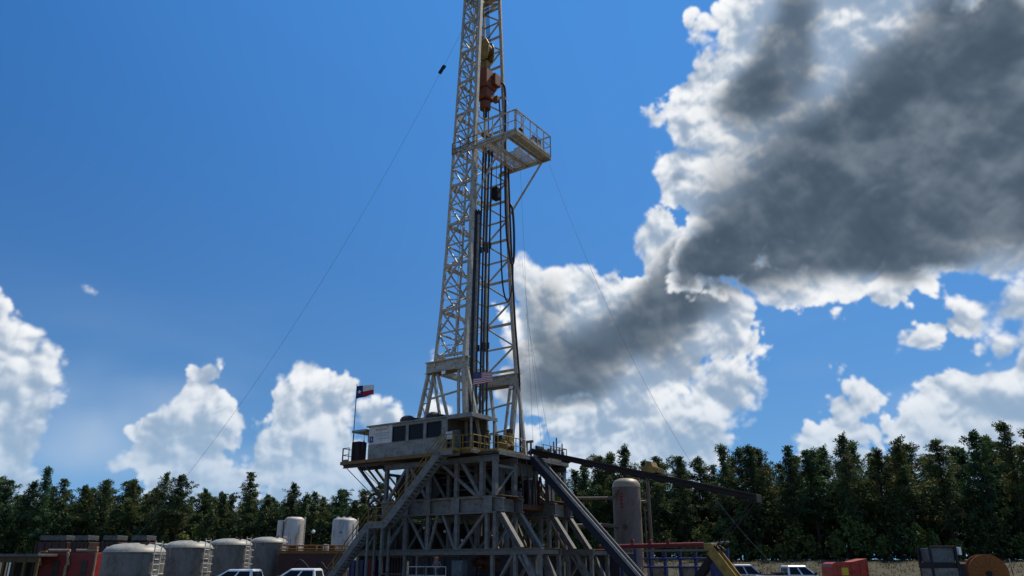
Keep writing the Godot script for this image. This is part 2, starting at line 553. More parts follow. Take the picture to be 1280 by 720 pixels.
func build_materials() -> void:
	var g1 := image_of(noise(101, 60.0, 5), 256)
	var g2 := image_of(noise(102, 14.0, 4), 256)
	var g3 := image_of(noise(103, 34.0, 4, true), 256)
	# worn paint: blotches, specks and a few rusty patches
	T["grime"] = tex(256, func(x, y):
		var v := 0.70 + 0.22 * g1.get_pixel(x, y).r + 0.10 * (g2.get_pixel(x, y).r - 0.5)
		var rust := smoothstep(0.60, 0.74, g1.get_pixel((x + 90) % 256, y).r * 0.6 + g2.get_pixel(x, (y + 40) % 256).r * 0.4)
		return Color(v, v, v * 0.98).lerp(Color(0.50, 0.36, 0.26), rust * 0.45))
	# streaks of rust and dirt that ran down old tanks
	T["streak"] = tex(256, func(x, y):
		var v := 0.82 + 0.16 * g1.get_pixel(x, y).r + 0.06 * (g2.get_pixel(x, y).r - 0.5)
		var rust := smoothstep(0.58, 0.78, g1.get_pixel((x + 30) % 256, (y + 120) % 256).r)
		return Color(v, v, v * 0.98).lerp(Color(0.60, 0.42, 0.28), rust * 0.7))
	T["rust"] = tex(256, func(x, y):
		var v: float = 0.45 * g1.get_pixel(x, y).r + 0.35 * g2.get_pixel(x, y).r + 0.2 * g3.get_pixel(x, y).r
		return Color(0.55, 0.5, 0.48).lerp(Color(1.0, 0.82, 0.66), v))
	T["earth"] = tex(256, func(x, y):
		var v: float = 0.4 * g1.get_pixel(x, y).r + 0.4 * g2.get_pixel(x, y).r + 0.2 * g3.get_pixel(x, y).r
		return Color(0.62, 0.62, 0.60).lerp(Color(1.0, 0.98, 0.92), v))
	T["bark"] = tex(256, func(x, y):
		var v: float = 0.5 * g3.get_pixel(x, y).r + 0.5 * g2.get_pixel(x, y).r
		return Color(0.5, 0.48, 0.46).lerp(Color(1, 0.95, 0.9), v))
	material("grey_paint", lin(0.232, 0.232, 0.224), 0.55)
	material("cabin_grey", lin(0.34, 0.345, 0.325), 0.55)
	material("mast_paint", lin(0.68, 0.635, 0.53), 0.5)
	material("dark_steel", lin(0.05, 0.05, 0.055), 0.55, "rust")
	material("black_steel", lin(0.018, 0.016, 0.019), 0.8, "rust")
	material("pipe_steel", lin(0.050, 0.056, 0.066), 0.45, "grime", Vector3(1.5, 0.2, 1.5), 0.3)
	material("bright_steel", lin(0.34, 0.33, 0.33), 0.4, "grime", Vector3(0.6, 0.6, 0.6), 0.2)
	material("yellow_paint", lin(0.40, 0.245, 0.03), 0.5)
	material("deck_yellow", lin(0.30, 0.21, 0.05), 0.6, "rust")
	material("rust_brown", lin(0.15, 0.065, 0.028), 0.7, "rust")
	material("machine_orange", lin(0.30, 0.105, 0.028), 0.6, "rust")
	material("silo_plain", lin(0.66, 0.64, 0.62), 0.5, "grime", Vector3(0.3, 0.12, 0.3))
	material("white_paint", lin(0.72, 0.71, 0.68), 0.45, "streak", Vector3(0.25, 0.05, 0.25))
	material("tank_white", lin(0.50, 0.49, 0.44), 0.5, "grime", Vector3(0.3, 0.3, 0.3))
	material("tank_shell_shaded", lin(0.215, 0.212, 0.198), 0.55, "grime", Vector3(0.3, 0.12, 0.3))  # same tank as the pale dome; the side's shade is put into this colour
	material("silo_white", lin(0.70, 0.67, 0.63), 0.5, "streak", Vector3(0.22, 0.045, 0.22))
	material("tan_paint", lin(0.20, 0.145, 0.115), 0.6, "grime", Vector3(0.4, 0.15, 0.4))
	material("red_paint", lin(0.27, 0.016, 0.015), 0.5)
	material("bright_red", lin(0.56, 0.06, 0.03), 0.45)
	material("maroon_paint", lin(0.055, 0.014, 0.016), 0.55)
	material("blue_paint", lin(0.015, 0.035, 0.20), 0.5)
	material("navy_paint", lin(0.010, 0.014, 0.030), 0.75)
	material("cream_paint", lin(0.42, 0.34, 0.24), 0.5)
	material("olive_paint", lin(0.10, 0.072, 0.02), 0.6)
	material("roof_metal", lin(0.13, 0.14, 0.155), 0.5, "grime", Vector3(0.4, 0.4, 0.4), 0.3)
	material("reel_wood", lin(0.40, 0.19, 0.03), 0.7, "rust", Vector3(0.9, 0.9, 0.9))
	material("rubber", lin(0.02, 0.02, 0.02), 0.8, "")
	material("hose_rubber", lin(0.025, 0.028, 0.05), 0.6, "")
	material("car_white", lin(0.78, 0.78, 0.78), 0.22, "")
	M.car_white.clearcoat_enabled = true
	material("car_silver", lin(0.45, 0.46, 0.48), 0.25, "")
	M.car_silver.clearcoat_enabled = true
	material("chrome", lin(0.6, 0.6, 0.62), 0.2, "", Vector3.ONE, 1.0)
	material("lamp_glass", lin(0.8, 0.8, 0.78), 0.15, "")
	material("glass", lin(0.012, 0.018, 0.024), 0.06, "")
	M.glass.metallic_specular = 0.25
	material("interior", lin(0.05, 0.045, 0.04), 0.8, "rust")
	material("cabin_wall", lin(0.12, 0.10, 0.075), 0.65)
	material("ice_blue", lin(0.14, 0.165, 0.19), 0.5)
	material("safety_orange", lin(0.75, 0.16, 0.03), 0.5, "")
	material("hat_white", lin(0.8, 0.8, 0.78), 0.35, "")
	material("coverall_navy", lin(0.012, 0.016, 0.04), 0.85, "")
	material("coverall_grey", lin(0.12, 0.13, 0.15), 0.85, "")
	material("skin", lin(0.36, 0.20, 0.13), 0.6, "")
	material("boot", lin(0.03, 0.022, 0.018), 0.6, "")
	material("wire", lin(0.16, 0.18, 0.21), 0.5, "", Vector3.ONE, 0.3)
	material("sign_yellow", lin(0.55, 0.42, 0.02), 0.5, "")
	material("emblem_blue", lin(0.02, 0.03, 0.14), 0.5, "")
	material("script_orange", lin(0.42, 0.30, 0.16), 0.5, "")
	material("script_grey", lin(0.26, 0.30, 0.34), 0.5, "")
	material("bark", lin(0.075, 0.055, 0.042), 0.9, "bark", Vector3(1.2, 0.25, 1.2))

# ------------------------------------------------------------------ ground
const TREE_LINE := [Vector2(-220, 165), Vector2(-120, 152), Vector2(-60, 150), Vector2(-20, 142), Vector2(15, 132), Vector2(28, 126), Vector2(52, 119), Vector2(75, 116), Vector2(110, 112), Vector2(230, 100)]

func line_at(x: float) -> float:
	for i in TREE_LINE.size() - 1:
		if x <= TREE_LINE[i + 1].x or i == TREE_LINE.size() - 2:
			var t: float = (x - TREE_LINE[i].x) / (TREE_LINE[i + 1].x - TREE_LINE[i].x)
			return lerpf(TREE_LINE[i].y, TREE_LINE[i + 1].y, t)
	return 120.0

var n_ground: FastNoiseLite

func ground_height(x: float, z: float) -> float:
	var d := -z
	var edge := line_at(clampf(x, -220.0, 230.0))
	var t := smoothstep(edge - 40.0, edge - 2.0, d)
	var h := 2.5 * t
	h += t * 0.22 * n_ground.get_noise_2d(x * 1.0, z * 1.0)
	if d > edge:
		h += minf((d - edge) * 0.004, 4.0)
	return h

func build_ground() -> void:
	n_ground = noise(61, 14.0, 3)
	var st := new_st()
	var xs := []
	var zs := []
	for i in 61:
		xs.append(-240.0 + 8.0 * i)
	xs.push_front(-500.0)
	xs.push_front(-1500.0)
	xs.append(500.0)
	xs.append(1500.0)
	for j in 60:
		zs.append(40.0 - 4.0 * j)
	zs.push_front(300.0)
	zs.push_front(1200.0)
	zs.append(-300.0)
	zs.append(-700.0)
	zs.append(-2000.0)
	var n_tint := noise(71, 22.0, 4)
	for j in zs.size() - 1:
		for i in xs.size() - 1:
			var c := [Vector2(xs[i], zs[j]), Vector2(xs[i + 1], zs[j]), Vector2(xs[i + 1], zs[j + 1]), Vector2(xs[i], zs[j + 1])]
			var p := []
			var nn := []
			var cc := []
			for q in c:
				p.append(Vector3(q.x, ground_height(q.x, q.y), q.y))
				var e := 2.0
				nn.append(Vector3(ground_height(q.x - e, q.y) - ground_height(q.x + e, q.y), 2.0 * e, ground_height(q.x, q.y - e) - ground_height(q.x, q.y + e)).normalized())
				# gravel on the pad, dry grass beyond its edge, litter under the pines
				var edge := line_at(clampf(q.x, -220.0, 230.0))
				var pad := 1.0 - smoothstep(edge - 46.0, edge - 36.0, -q.y + 5.0 * n_tint.get_noise_2d(q.x, q.y))
				if q.y > 30.0:
					pad = 0.0
				var v := 0.5 + 0.5 * n_tint.get_noise_2d(q.x * 2.0, q.y * 2.0)
				var grass := Color(0.040, 0.045, 0.022).lerp(Color(0.070, 0.060, 0.036), v)
				var under := Color(0.082, 0.056, 0.034)      # fallen needles
				cc.append(grass.lerp(under, smoothstep(edge - 2.0, edge + 3.0, -q.y)).lerp(Color(0.20, 0.175, 0.14), pad))
			for k in [0, 2, 1, 0, 3, 2]:
				st.set_normal(nn[k])
				st.set_color(cc[k])
				st.add_vertex(p[k])
	var m := material("ground", Color.WHITE, 0.95, "earth", Vector3(0.22, 0.22, 0.22))
	m.vertex_color_use_as_albedo = true
	m.uv1_world_triplanar = true
	var o := part(self, "ground", st.commit(), m)
	o.set_meta("kind", "structure")
	tag(o, "gravel pad with a dry grassy bank rising to the pines", "ground")
	# rough grass on the bank
	var r := RandomNumberGenerator.new()
	r.seed = 8
	var tuft := new_st()
	for k in 14:
		var a := r.randf() * TAU
		var at := Vector3(cos(a), 0, sin(a)) * r.randf() * 0.35
		var side := Vector3(-sin(a), 0, cos(a)) * 0.03
		var tip := at + Vector3(cos(a) * 0.15, r.randf_range(0.25, 0.55), sin(a) * 0.15)
		tri(tuft, at - side, at + side, tip, Vector3.UP, Vector3.UP, Vector3.UP)
	var gm := material("grass_blades", Color.WHITE, 0.9, "")
	gm.vertex_color_use_as_albedo = true
	gm.cull_mode = BaseMaterial3D.CULL_DISABLED
	var mm := MultiMesh.new()
	mm.transform_format = MultiMesh.TRANSFORM_3D
	mm.use_colors = true
	mm.mesh = tuft.commit()
	mm.instance_count = 9000
	for i in mm.instance_count:
		var x := r.randf_range(-60.0, 95.0)
		var z := -(line_at(x) - r.randf_range(0.0, 36.0))
		mm.set_instance_transform(i, Transform3D(Basis(Vector3.UP, r.randf() * TAU).scaled(Vector3.ONE * r.randf_range(0.4, 0.9)), Vector3(x, ground_height(x, z) - 0.03, z)))
		mm.set_instance_color(i, Color(0.036, 0.044, 0.018).lerp(Color(0.072, 0.060, 0.031), r.randf()))
	var g := MultiMeshInstance3D.new()
	g.name = "grass"
	g.multimesh = mm
	g.material_override = gm
	g.set_meta("kind", "stuff")
	add_child(g)
	tag(g, "dry tufted grass on the bank below the pines", "grass")

# ------------------------------------------------------------------ trees
func leaf_mat(called: String) -> StandardMaterial3D:
	var m := material(called, Color.WHITE, 0.75, "")
	m.vertex_color_use_as_albedo = true
	m.cull_mode = BaseMaterial3D.CULL_DISABLED
	m.backlight_enabled = true
	m.backlight = Color(0.75, 0.75, 0.6)
	return m

func needle(st: SurfaceTool, at: Vector3, dir: Vector3, size: float, c: Color, r: RandomNumberGenerator) -> void:
	var side := dir.cross(Vector3(r.randf() - 0.5, r.randf() - 0.5, r.randf() - 0.5)).normalized() * size * 0.17
	var tip := at + dir * size
	var n := side.cross(dir).normalized()
	if n.y < 0.0:
		n = -n
	st.set_color(c)
	tri(st, at - side * 0.3, at + side * 0.3, tip + side, n, n, n)
	tri(st, at - side * 0.3, tip + side, tip - side, n, n, n)

# a pine 18 m tall; kind sets how open and how low the crown is
func make_pine(kind: int) -> Array:
	var r := RandomNumberGenerator.new()
	r.seed = 400 + kind
	var crown := new_st()
	var wood := new_st()
	var lean := Vector3(r.randf_range(-0.4, 0.4), 0, r.randf_range(-0.4, 0.4))
	var at_height := func(t: float) -> Vector3: return Vector3(0, 18.0 * t, 0) + lean * t * t
	var rows := 7
	for i in rows:
		var t0 := float(i) / rows
		var t1 := float(i + 1) / rows
		prism(wood, ring(lerpf(0.24, 0.05, t0), 8), at_height.call(t0), at_height.call(t1), Vector3.UP, true, lerpf(0.24, 0.05, t1) / lerpf(0.24, 0.05, t0))
	var low: float = [0.30, 0.40, 0.22, 0.48, 0.36, 0.26][kind]
	var wide: float = [2.7, 2.5, 3.1, 2.2, 2.8, 2.3][kind]
	var count: int = [84, 70, 92, 58, 70, 80][kind]
	var lump := noise(900 + kind, 2.3, 2)
	for i in count:
		var t: float = lerpf(low, 0.985, pow((i + r.randf()) / count, 1.2))
		var k := (t - low) / (1.0 - low)
		var a := i * 2.39996 + r.randf_range(-0.6, 0.6)
		# widest a third of the way up, drawn in to a leader at the top, lumpy all over
		var reach: float = wide * 1.12 * pow(1.0 - k, 0.55) * smoothstep(-0.25, 0.22, k) * r.randf_range(0.35, 1.2)
		reach *= clampf(1.0 + 2.1 * lump.get_noise_3d(cos(a) * 1.5, t * 18.0, sin(a) * 1.5), 0.3, 1.7)
		if k > 0.95:
			reach = r.randf_range(0.1, 0.35)
		var rise := lerpf(-0.05, 1.3, k * k) + r.randf_range(-0.15, 0.2)
		var root: Vector3 = at_height.call(t)
		var dir := Vector3(cos(a), rise, sin(a)).normalized()
		var tip := root + dir * reach
		prism(wood, ring(0.035, 3), root, tip, Vector3.UP, true, 0.4)
		var clumps := 2 + int(reach * 1.2)
		for j in clumps:
			var f := lerpf(0.30, 1.05, (j + r.randf()) / clumps)
			var spread := 0.42 * (1.0 - 0.5 * k)
			var c0 := root.lerp(tip, f) + Vector3(r.randf_range(-spread, spread), r.randf_range(-0.25, 0.35), r.randf_range(-spread, spread)) * (0.4 + 0.6 * f)
			var shade := r.randf()
			var col := Color(0.046, 0.080, 0.032).lerp(Color(0.125, 0.165, 0.055), shade * shade)
			if r.randf() < 0.06:
				col = Color(0.10, 0.070, 0.032)
			for m in 26:
				var v := Vector3(r.randfn(), r.randfn() * 0.7 + 0.35, r.randfn()).normalized()
				needle(crown, c0 + v * r.randf_range(0.05, 0.34 - 0.14 * k), v, r.randf_range(0.24, 0.5), col, r)
	return [wood.commit(), crown.commit()]

# a young broadleaf tree or shrub filling the forest edge
func make_shrub(kind: int) -> Array:
	var r := RandomNumberGenerator.new()
	r.seed = 700 + kind
	var tall: float = [4.2, 6.0, 2.6, 7.5][kind]
	var wide: float = [1.7, 1.9, 1.7, 2.0][kind]
	var leaves := new_st()
	var wood := new_st()
	for s in 4:
		var a := s * 1.7 + r.randf()
		prism(wood, ring(0.05, 5), Vector3(cos(a) * 0.1, 0, sin(a) * 0.1), Vector3(cos(a) * wide * 0.5, tall * r.randf_range(0.6, 0.9), sin(a) * wide * 0.5), Vector3.UP, true, 0.3)
	var tone: Color = [Color(0.13, 0.165, 0.036), Color(0.065, 0.10, 0.028), Color(0.15, 0.17, 0.04), Color(0.055, 0.09, 0.028)][kind]
	for c in 60 + int(tall * 6.0):
		var t := pow(r.randf(), 0.8)
		var a := r.randf() * TAU
		var rr := wide * sin(PI * clampf(0.12 + 0.86 * t, 0.0, 1.0)) * sqrt(r.randf()) * r.randf_range(0.7, 1.2)
		var c0 := Vector3(cos(a) * rr, 0.15 + tall * t, sin(a) * rr)
		var col := tone * r.randf_range(0.65, 1.25)
		for m in 16:
			var v := Vector3(r.randfn(), r.randfn(), r.randfn()).normalized()
			var p := c0 + v * r.randf_range(0.05, 0.42)
			var n := (v + Vector3(r.randfn(), r.randfn() + 1.0, r.randfn()) * 0.6).normalized()
			var x := n.cross(Vector3(r.randf() - 0.5, r.randf() - 0.5, r.randf() - 0.5)).normalized() * r.randf_range(0.07, 0.13)
			var y := n.cross(x) * 1.5
			leaves.set_color(col)
			tri(leaves, p - x * 0.2 - y, p + x, p + y, n, n, n)
			tri(leaves, p - x * 0.2 - y, p + y, p - x, n, n, n)
	return [wood.commit(), leaves.commit()]

# heights of the treetops along the photograph: x, y
const TOPS := [[-80, 592], [0, 592], [40, 600], [75, 586], [100, 602], [125, 592], [160, 588], [190, 606], [215, 592], [240, 602], [262, 597], [300, 594], [340, 606], [390, 611], [440, 607], [560, 600], [700, 580], [722, 572], [755, 563], [780, 560], [800, 571], [838, 560], [870, 563], [900, 566], [925, 552], [960, 554], [985, 562], [1030, 537], [1055, 552], [1075, 531], [1100, 557], [1125, 548], [1150, 553], [1175, 545], [1200, 547], [1215, 556], [1245, 524], [1270, 538], [1360, 535]]

func top_at(px: float) -> float:
	for i in TOPS.size() - 1:
		if px < TOPS[i + 1][0] or i == TOPS.size() - 2:
			return lerpf(TOPS[i][1], TOPS[i + 1][1], clampf((px - TOPS[i][0]) / (TOPS[i + 1][0] - TOPS[i][0]), 0.0, 1.0))
	return 560.0

func build_trees() -> void:
	var r := RandomNumberGenerator.new()
	r.seed = 77
	var tints := []
	for k in 4:
		var m := leaf_mat("pine_needles_%d" % k)
		m.albedo_color = [Color(1, 1, 1), Color(0.80, 0.97, 1.0), Color(1.0, 0.97, 0.84), Color(0.82, 0.86, 0.86)][k]
		tints.append(m)
	var needles: Material = tints[0]
	var broad := leaf_mat("broad_leaves")
	var pines := []
	for k in 6:
		pines.append(make_pine(k))
	var pine_label := ["tall pine with a rounded dense crown in the forest edge", "tall pine with a tiered open crown in the forest edge", "wide pine branched low down in the forest edge", "slim pine with a short high crown in the forest edge", "pine with ragged stepped branches in the forest edge", "narrow pine clothed low in the forest edge"]
	for row in 4:
		var x := -128.0 + row * 1.3
		while x < 112.0:
			var deep: float = [0.0, 5.5, 12.0, 20.0][row]
			var z := -(line_at(x) + deep + r.randf_range(-1.4, 1.4))
			var base := ground_height(x, z)
			var far := -z
			# the crown's top stands where the photograph's treetops are, row by row a little lower
			var zc := far * cos(pitch) + 14.0 * sin(pitch)
			var px := 640.0 + FOCAL * x / zc
			var a = pitch - atan((top_at(px) + [2.0, 9.0, 16.0, 22.0][row] + (r.randf_range(-12.0, 20.0) if row == 0 else r.randf_range(-4.0, 14.0)) - 360.0) / FOCAL)
			var top := EYE + far * tan(a)
			var k := r.randi() % 6
			var o := thing("pine_tree", pine_label[k], "tree", Vector3(x, base - 0.1, z), r.randf() * 360.0, "pines of the forest edge")
			var s := (top - base) / 18.0
			var sw := lerpf(s, 1.0, 0.5) * r.randf_range(0.85, 1.3)
			o.scale = Vector3(sw, s, sw)
			part(o, "trunk", pines[k][0], M.bark)
			part(o, "crown", pines[k][1], tints[r.randi() % 4])
			x += r.randf_range(3.0, 7.4) if row == 0 else r.randf_range(3.2, 5.6)
	var shrubs := []
	for k in 4:
		shrubs.append(make_shrub(k))
	var shrub_label := ["bright green shrub at the foot of the pines", "dark broadleaf sapling under the pines", "low yellow-green bush at the foot of the pines", "tall dark understorey tree between the pine trunks"]
	for row in 3:
		var x := -120.0 + row * 0.9
		while x < 108.0:
			var z = -(line_at(x) + [-2.2, 2.6, 8.5][row] + r.randf_range(-1.0, 1.0))
			var k: int
			if row == 0:
				k = [0, 2, 0, 1][r.randi() % 4] if x > 22.0 else [1, 1, 0, 3][r.randi() % 4]
			else:
				k = [1, 3, 3, 3][r.randi() % 4]
			var o := thing("shrub", shrub_label[k], "shrub", Vector3(x, ground_height(x, z) - 0.05, z), r.randf() * 360.0, "undergrowth of the forest edge")
			var s := r.randf_range(0.8, 1.35)
			o.scale = Vector3(s, s * r.randf_range(0.85, 1.2), s)
			part(o, "stem", shrubs[k][0], M.bark)
			part(o, "foliage", shrubs[k][1], broad)
			x += r.randf_range(1.8, 3.4) + row * 0.5
	# the wood goes on behind as one mass
	for k in 2:
		var mm := MultiMesh.new()
		mm.transform_format = MultiMesh.TRANSFORM_3D
		mm.mesh = pines[0 if k == 0 else 2][1] if k == 0 else shrubs[3][1]
		mm.instance_count = 260 if k == 0 else 420
		for i in mm.instance_count:
			var x := r.randf_range(-150.0, 135.0)
			var z: float = -(line_at(x) + (r.randf_range(26.0, 60.0) if k == 0 else r.randf_range(12.0, 44.0)))
			var s := r.randf_range(0.55, 0.72) if k == 0 else r.randf_range(1.0, 1.6)
			mm.set_instance_transform(i, Transform3D(Basis(Vector3.UP, r.randf() * TAU).scaled(Vector3(s * 1.2, s, s * 1.2)), Vector3(x, ground_height(x, z) - 0.1, z)))
		var g := MultiMeshInstance3D.new()
		g.name = ["distant_pines", "distant_undergrowth"][k]
		g.multimesh = mm
		g.material_override = needles if k == 0 else broad
		g.set_meta("kind", "stuff")
		add_child(g)
		tag(g, ["dark mass of pine wood behind the forest edge", "dark undergrowth deep between the pine trunks"][k], "wood")

# ------------------------------------------------------------------ substructure
func V(u: float, h: float, w: float) -> Vector3:
	return Vector3(u, h, w)

func build_substructure() -> void:
	var grey: Material = M.grey_paint
	for side in 2:
		var out := 4.5 if side == 0 else -4.5
		var inn := 2.2 if side == 0 else -2.2
		var o := rig_thing("substructure_box", "grey braced steel box under the doghouse side of the drill floor" if side == 0 else "grey braced steel box on the far side of the wellhead gap", "substructure", V(0, 0, (out + inn) * 0.5), "substructure boxes under the drill floor")
		for w in [out, inn]:
			girder(o, "base_girder", V(-8, 0.30, w), V(8.7, 0.30, w), 0.4, 0.55, grey)
			girder(o, "lower_beam", V(-8, 2.76, w), V(8.7, 2.76, w), 0.36, 0.36, grey)
			girder(o, "main_girder", V(-5.6, 5.82, w), V(5.2, 5.82, w), 0.5, 1.12, grey)
			girder(o, "top_beam", V(-5.6, 8.94, w), V(5.2, 8.94, w), 0.4, 0.4, grey)
			for u in [-7.8, -3.1, 4.75, 6.6, 8.5]:
				beam(o, "lower_post", V(u, 0.58, w), V(u, 2.58, w), 0.26, 0.26, grey)
			for u in [-5.3, -3.14, -1.0, 1.64, 4.26, 4.97]:
				beam(o, "post", V(u, 2.94, w), V(u, 5.26, w), 0.34 if absf(u - 1.64) < 0.1 or u > 4.9 else 0.27, 0.27, grey)
			for u in [-5.3, -3.14, -1.06, 1.53, 3.82, 4.92]:
				beam(o, "upper_post", V(u, 6.38, w), V(u, 8.74, w), 0.40 if u > 3.0 else 0.3, 0.3, grey)
			for q in [[-0.1, 5.3, -0.85, 2.95], [0.35, 5.3, 1.5, 2.95], [4.1, 5.3, 1.85, 2.95], [-3.0, 5.3, -4.95, 2.95], [-2.9, 5.3, -1.2, 2.95], [-5.3, 5.3, -7.0, 2.95]]:
				beam(o, "brace", V(q[0], q[1], w), V(q[2], q[3], w), 0.2, 0.2, grey)
			for q in [[2.05, 8.75, 3.68, 6.4], [0.2, 8.75, 3.4, 6.4], [-5.1, 6.4, -3.3, 8.75], [-2.9, 8.75, -1.2, 6.4]]:
				beam(o, "brace", V(q[0], q[1], w), V(q[2], q[3], w), 0.26 if q[0] > 2.0 else 0.16, 0.24, grey)
			for q in [[5.0, 0.6, 6.4, 2.55], [6.9, 2.55, 8.3, 0.6]]:
				beam(o, "lower_brace", V(q[0], q[1], w), V(q[2], q[3], w), 0.2, 0.2, grey)
			# slanting struts on the V-door end
			girder(o, "raising_strut", V(5.2, 5.5, w), V(7.05, 2.95, w), 0.42, 0.34, grey)
			beam(o, "strut_foot", V(7.35, 2.58, w), V(8.45, 0.58, w), 0.36, 0.3, grey)
			girder(o, "stub", V(5.2, 5.82, w), V(5.6, 5.82, w), 0.5, 0.9, grey)
		for u in [-7.8, -5.3, -1.0, 1.64, 4.97, 8.5]:
			beam(o, "cross_beam", V(u, 2.76, inn + 0.2 * signf(out)), V(u, 2.76, out - 0.2 * signf(out)), 0.24, 0.3, grey)
		for u in [-5.3, -1.0, 1.64, 4.97]:
			beam(o, "cross_beam", V(u, 5.82, inn + 0.26 * signf(out)), V(u, 5.82, out - 0.26 * signf(out)), 0.22, 0.9 if u > 4.0 else 0.6, grey)
			beam(o, "cross_beam", V(u, 8.42, inn + 0.2 * signf(out)), V(u, 8.42, out - 0.2 * signf(out)), 0.2, 0.2, grey)
		beam(o, "end_brace", V(4.97, 6.5, out), V(4.97, 8.5, inn), 0.16, 0.16, grey)
		beam(o, "end_brace", V(4.97, 3.0, out), V(4.97, 5.2, inn), 0.16, 0.16, grey)
		beam(o, "end_brace", V(-5.3, 3.0, out), V(-5.3, 5.2, inn), 0.16, 0.16, grey)
		box(o, "walkway", V(-5.6, 6.385, minf(out, inn) - 0.25), V(5.55, 6.43, maxf(out, inn) + 0.25), M.deck_yellow)
		box(o, "walkway", V(-7.9, 2.945, minf(out, inn) - 0.1), V(8.7, 2.985, maxf(out, inn) + 0.1), M.deck_yellow)
		# bolted plates where posts meet girders
		for u in [-3.14, -1.0, 1.64, 4.5]:
			box(o, "gusset_plate", V(u - 0.35, 5.3, out + 0.26 * signf(out) - 0.015), V(u + 0.35, 6.3, out + 0.26 * signf(out) + 0.015), grey)
	# machinery between and under the boxes, with added dark fillers closing bright gaps
	var b := rig_thing("blowout_preventer", "rusty flanged blowout preventer stack between the substructure boxes", "valve stack", V(0.9, 0, 0))
	lathe(b, "stack_body", V(0.9, 0, 0), [Vector2(0, 0.2), Vector2(0.7, 0.2), Vector2(0.7, 0.6), Vector2(0.4, 0.65), Vector2(0.4, 1.4), Vector2(0.62, 1.42), Vector2(0.62, 1.7), Vector2(0.42, 1.75), Vector2(0.42, 2.4), Vector2(0.75, 2.45), Vector2(0.8, 3.4), Vector2(0.6, 3.6), Vector2(0.6, 3.9), Vector2(0.3, 4.0), Vector2(0.3, 7.2), Vector2(0.5, 7.25), Vector2(0.5, 7.6), Vector2(0, 7.6)], M.rust_brown, 24)
	for h in [1.0, 2.1]:
		pipe(b, "ram_cylinder", V(0.9, h, -1.5), V(0.9, h, 1.5), 0.28, M.rust_brown, 14)
	pipe(b, "choke_line", V(1.3, 3.0, 0), V(4.4, 3.0, -0.6), 0.09, M.dark_steel)
	var t := rig_thing("drip_tray", "rust orange drip tray slung between the substructure boxes", "tray", V(3.8, 5.7, 0))
	box(t, "tray", V(3.0, 5.72, -2.0), V(4.6, 6.1, 2.0), M.rust_brown)
	pipe(t, "drain_pipe", V(3.6, 5.72, -1.2), V(3.6, 3.2, -1.6), 0.1, M.rust_brown)
	pipe(t, "drain_pipe", V(3.9, 5.72, 0.8), V(3.9, 3.2, 0.8), 0.08, M.dark_steel)
	var m := rig_thing("hydraulic_unit", "dark hydraulic manifold with pipes above the rusty tray", "machine", V(3.9, 6.1, -0.6))
	box(m, "cabinet", V(3.3, 6.1, -1.9), V(4.4, 7.9, -0.5), M.dark_steel)
	box(m, "valve_block", V(3.4, 6.1, 0.2), V(4.3, 7.0, 1.4), M.grey_paint)
	for k in 5:
		pipe(m, "riser", V(4.5, 6.12, -1.7 + k * 0.75), V(4.5, 8.2, -1.7 + k * 0.75), 0.06, M.grey_paint if k % 2 else M.rust_brown)
	for k in 3:
		lathe(m, "gauge", V(4.5, 6.6 + k * 0.5, 0.75), [Vector2(0, -0.09), Vector2(0.14, -0.06), Vector2(0.14, 0.06), Vector2(0, 0.09)], M.bright_steel, 14)
	var d := rig_thing("added_dark_skid", "added dark machinery block filling the space under the drill floor", "machine", V(-1.6, 6.45, 0))  # added and widened so the upper storey looks dark inside
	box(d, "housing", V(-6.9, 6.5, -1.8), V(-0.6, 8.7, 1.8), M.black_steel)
	box(d, "dark_filler", V(-0.5, 6.5, -1.4), V(2.5, 8.6, 1.5), M.black_steel)
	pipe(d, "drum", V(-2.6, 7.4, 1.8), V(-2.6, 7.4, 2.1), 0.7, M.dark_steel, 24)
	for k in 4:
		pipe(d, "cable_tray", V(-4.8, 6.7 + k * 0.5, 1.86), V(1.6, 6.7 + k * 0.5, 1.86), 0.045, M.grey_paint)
	d = rig_thing("added_dark_box", "added dark filler box inside the lower storey", "container", V(-4.2, 2.99, 0))  # added filler that keeps the lower bays dark
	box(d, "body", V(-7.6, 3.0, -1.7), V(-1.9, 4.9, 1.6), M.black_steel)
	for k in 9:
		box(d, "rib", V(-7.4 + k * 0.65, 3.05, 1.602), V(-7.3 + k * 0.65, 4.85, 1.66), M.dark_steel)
	d = rig_thing("added_view_blocker", "long navy box added behind the substructure to block the bright view", "blocker", V(-5.0, 0, -11.5))  # added to hide the bright ground seen through the rig base
	box(d, "body", V(-16.0, 0.3, -13.0), V(6.5, 2.75, -10.2), M.navy_paint)
	for k in 12:
		box(d, "wall_rib", V(-15.6 + k * 1.9, 0.4, -10.198), V(-15.4 + k * 1.9, 2.7, -10.12), M.navy_paint)
	box(d, "roof", V(-16.1, 2.752, -13.1), V(6.6, 2.85, -10.0), M.dark_steel)
	box(d, "skid", V(-16.0, 0, -13.0), V(6.5, 0.298, -10.2), M.black_steel)
	var q := rig_thing("blue_tank", "dark blue steel tank beside the foot of the rig stairs", "tank", V(-8.4, 0, 3.2))
	box(q, "body", V(-9.3, 0.15, 2.4), V(-7.7, 2.28, 4.0), M.blue_paint)
	for k in 4:
		box(q, "stiffener", V(-9.22 + k * 0.46, 0.2, 4.0), V(-9.12 + k * 0.46, 2.2, 4.05), M.blue_paint)
	box(q, "skid", V(-9.4, 0, 2.4), V(-7.6, 0.15, 4.0), M.navy_paint)
	q = rig_thing("accumulator_unit", "dark red accumulator unit under the substructure's lower beam", "machine", V(-5.6, 0, 3.3))
	box(q, "skid", V(-7.4, 0, 2.5), V(-3.9, 0.2, 4.1), M.black_steel)
	box(q, "panel", V(-7.3, 0.2, 3.9), V(-6.5, 2.4, 4.05), M.red_paint)
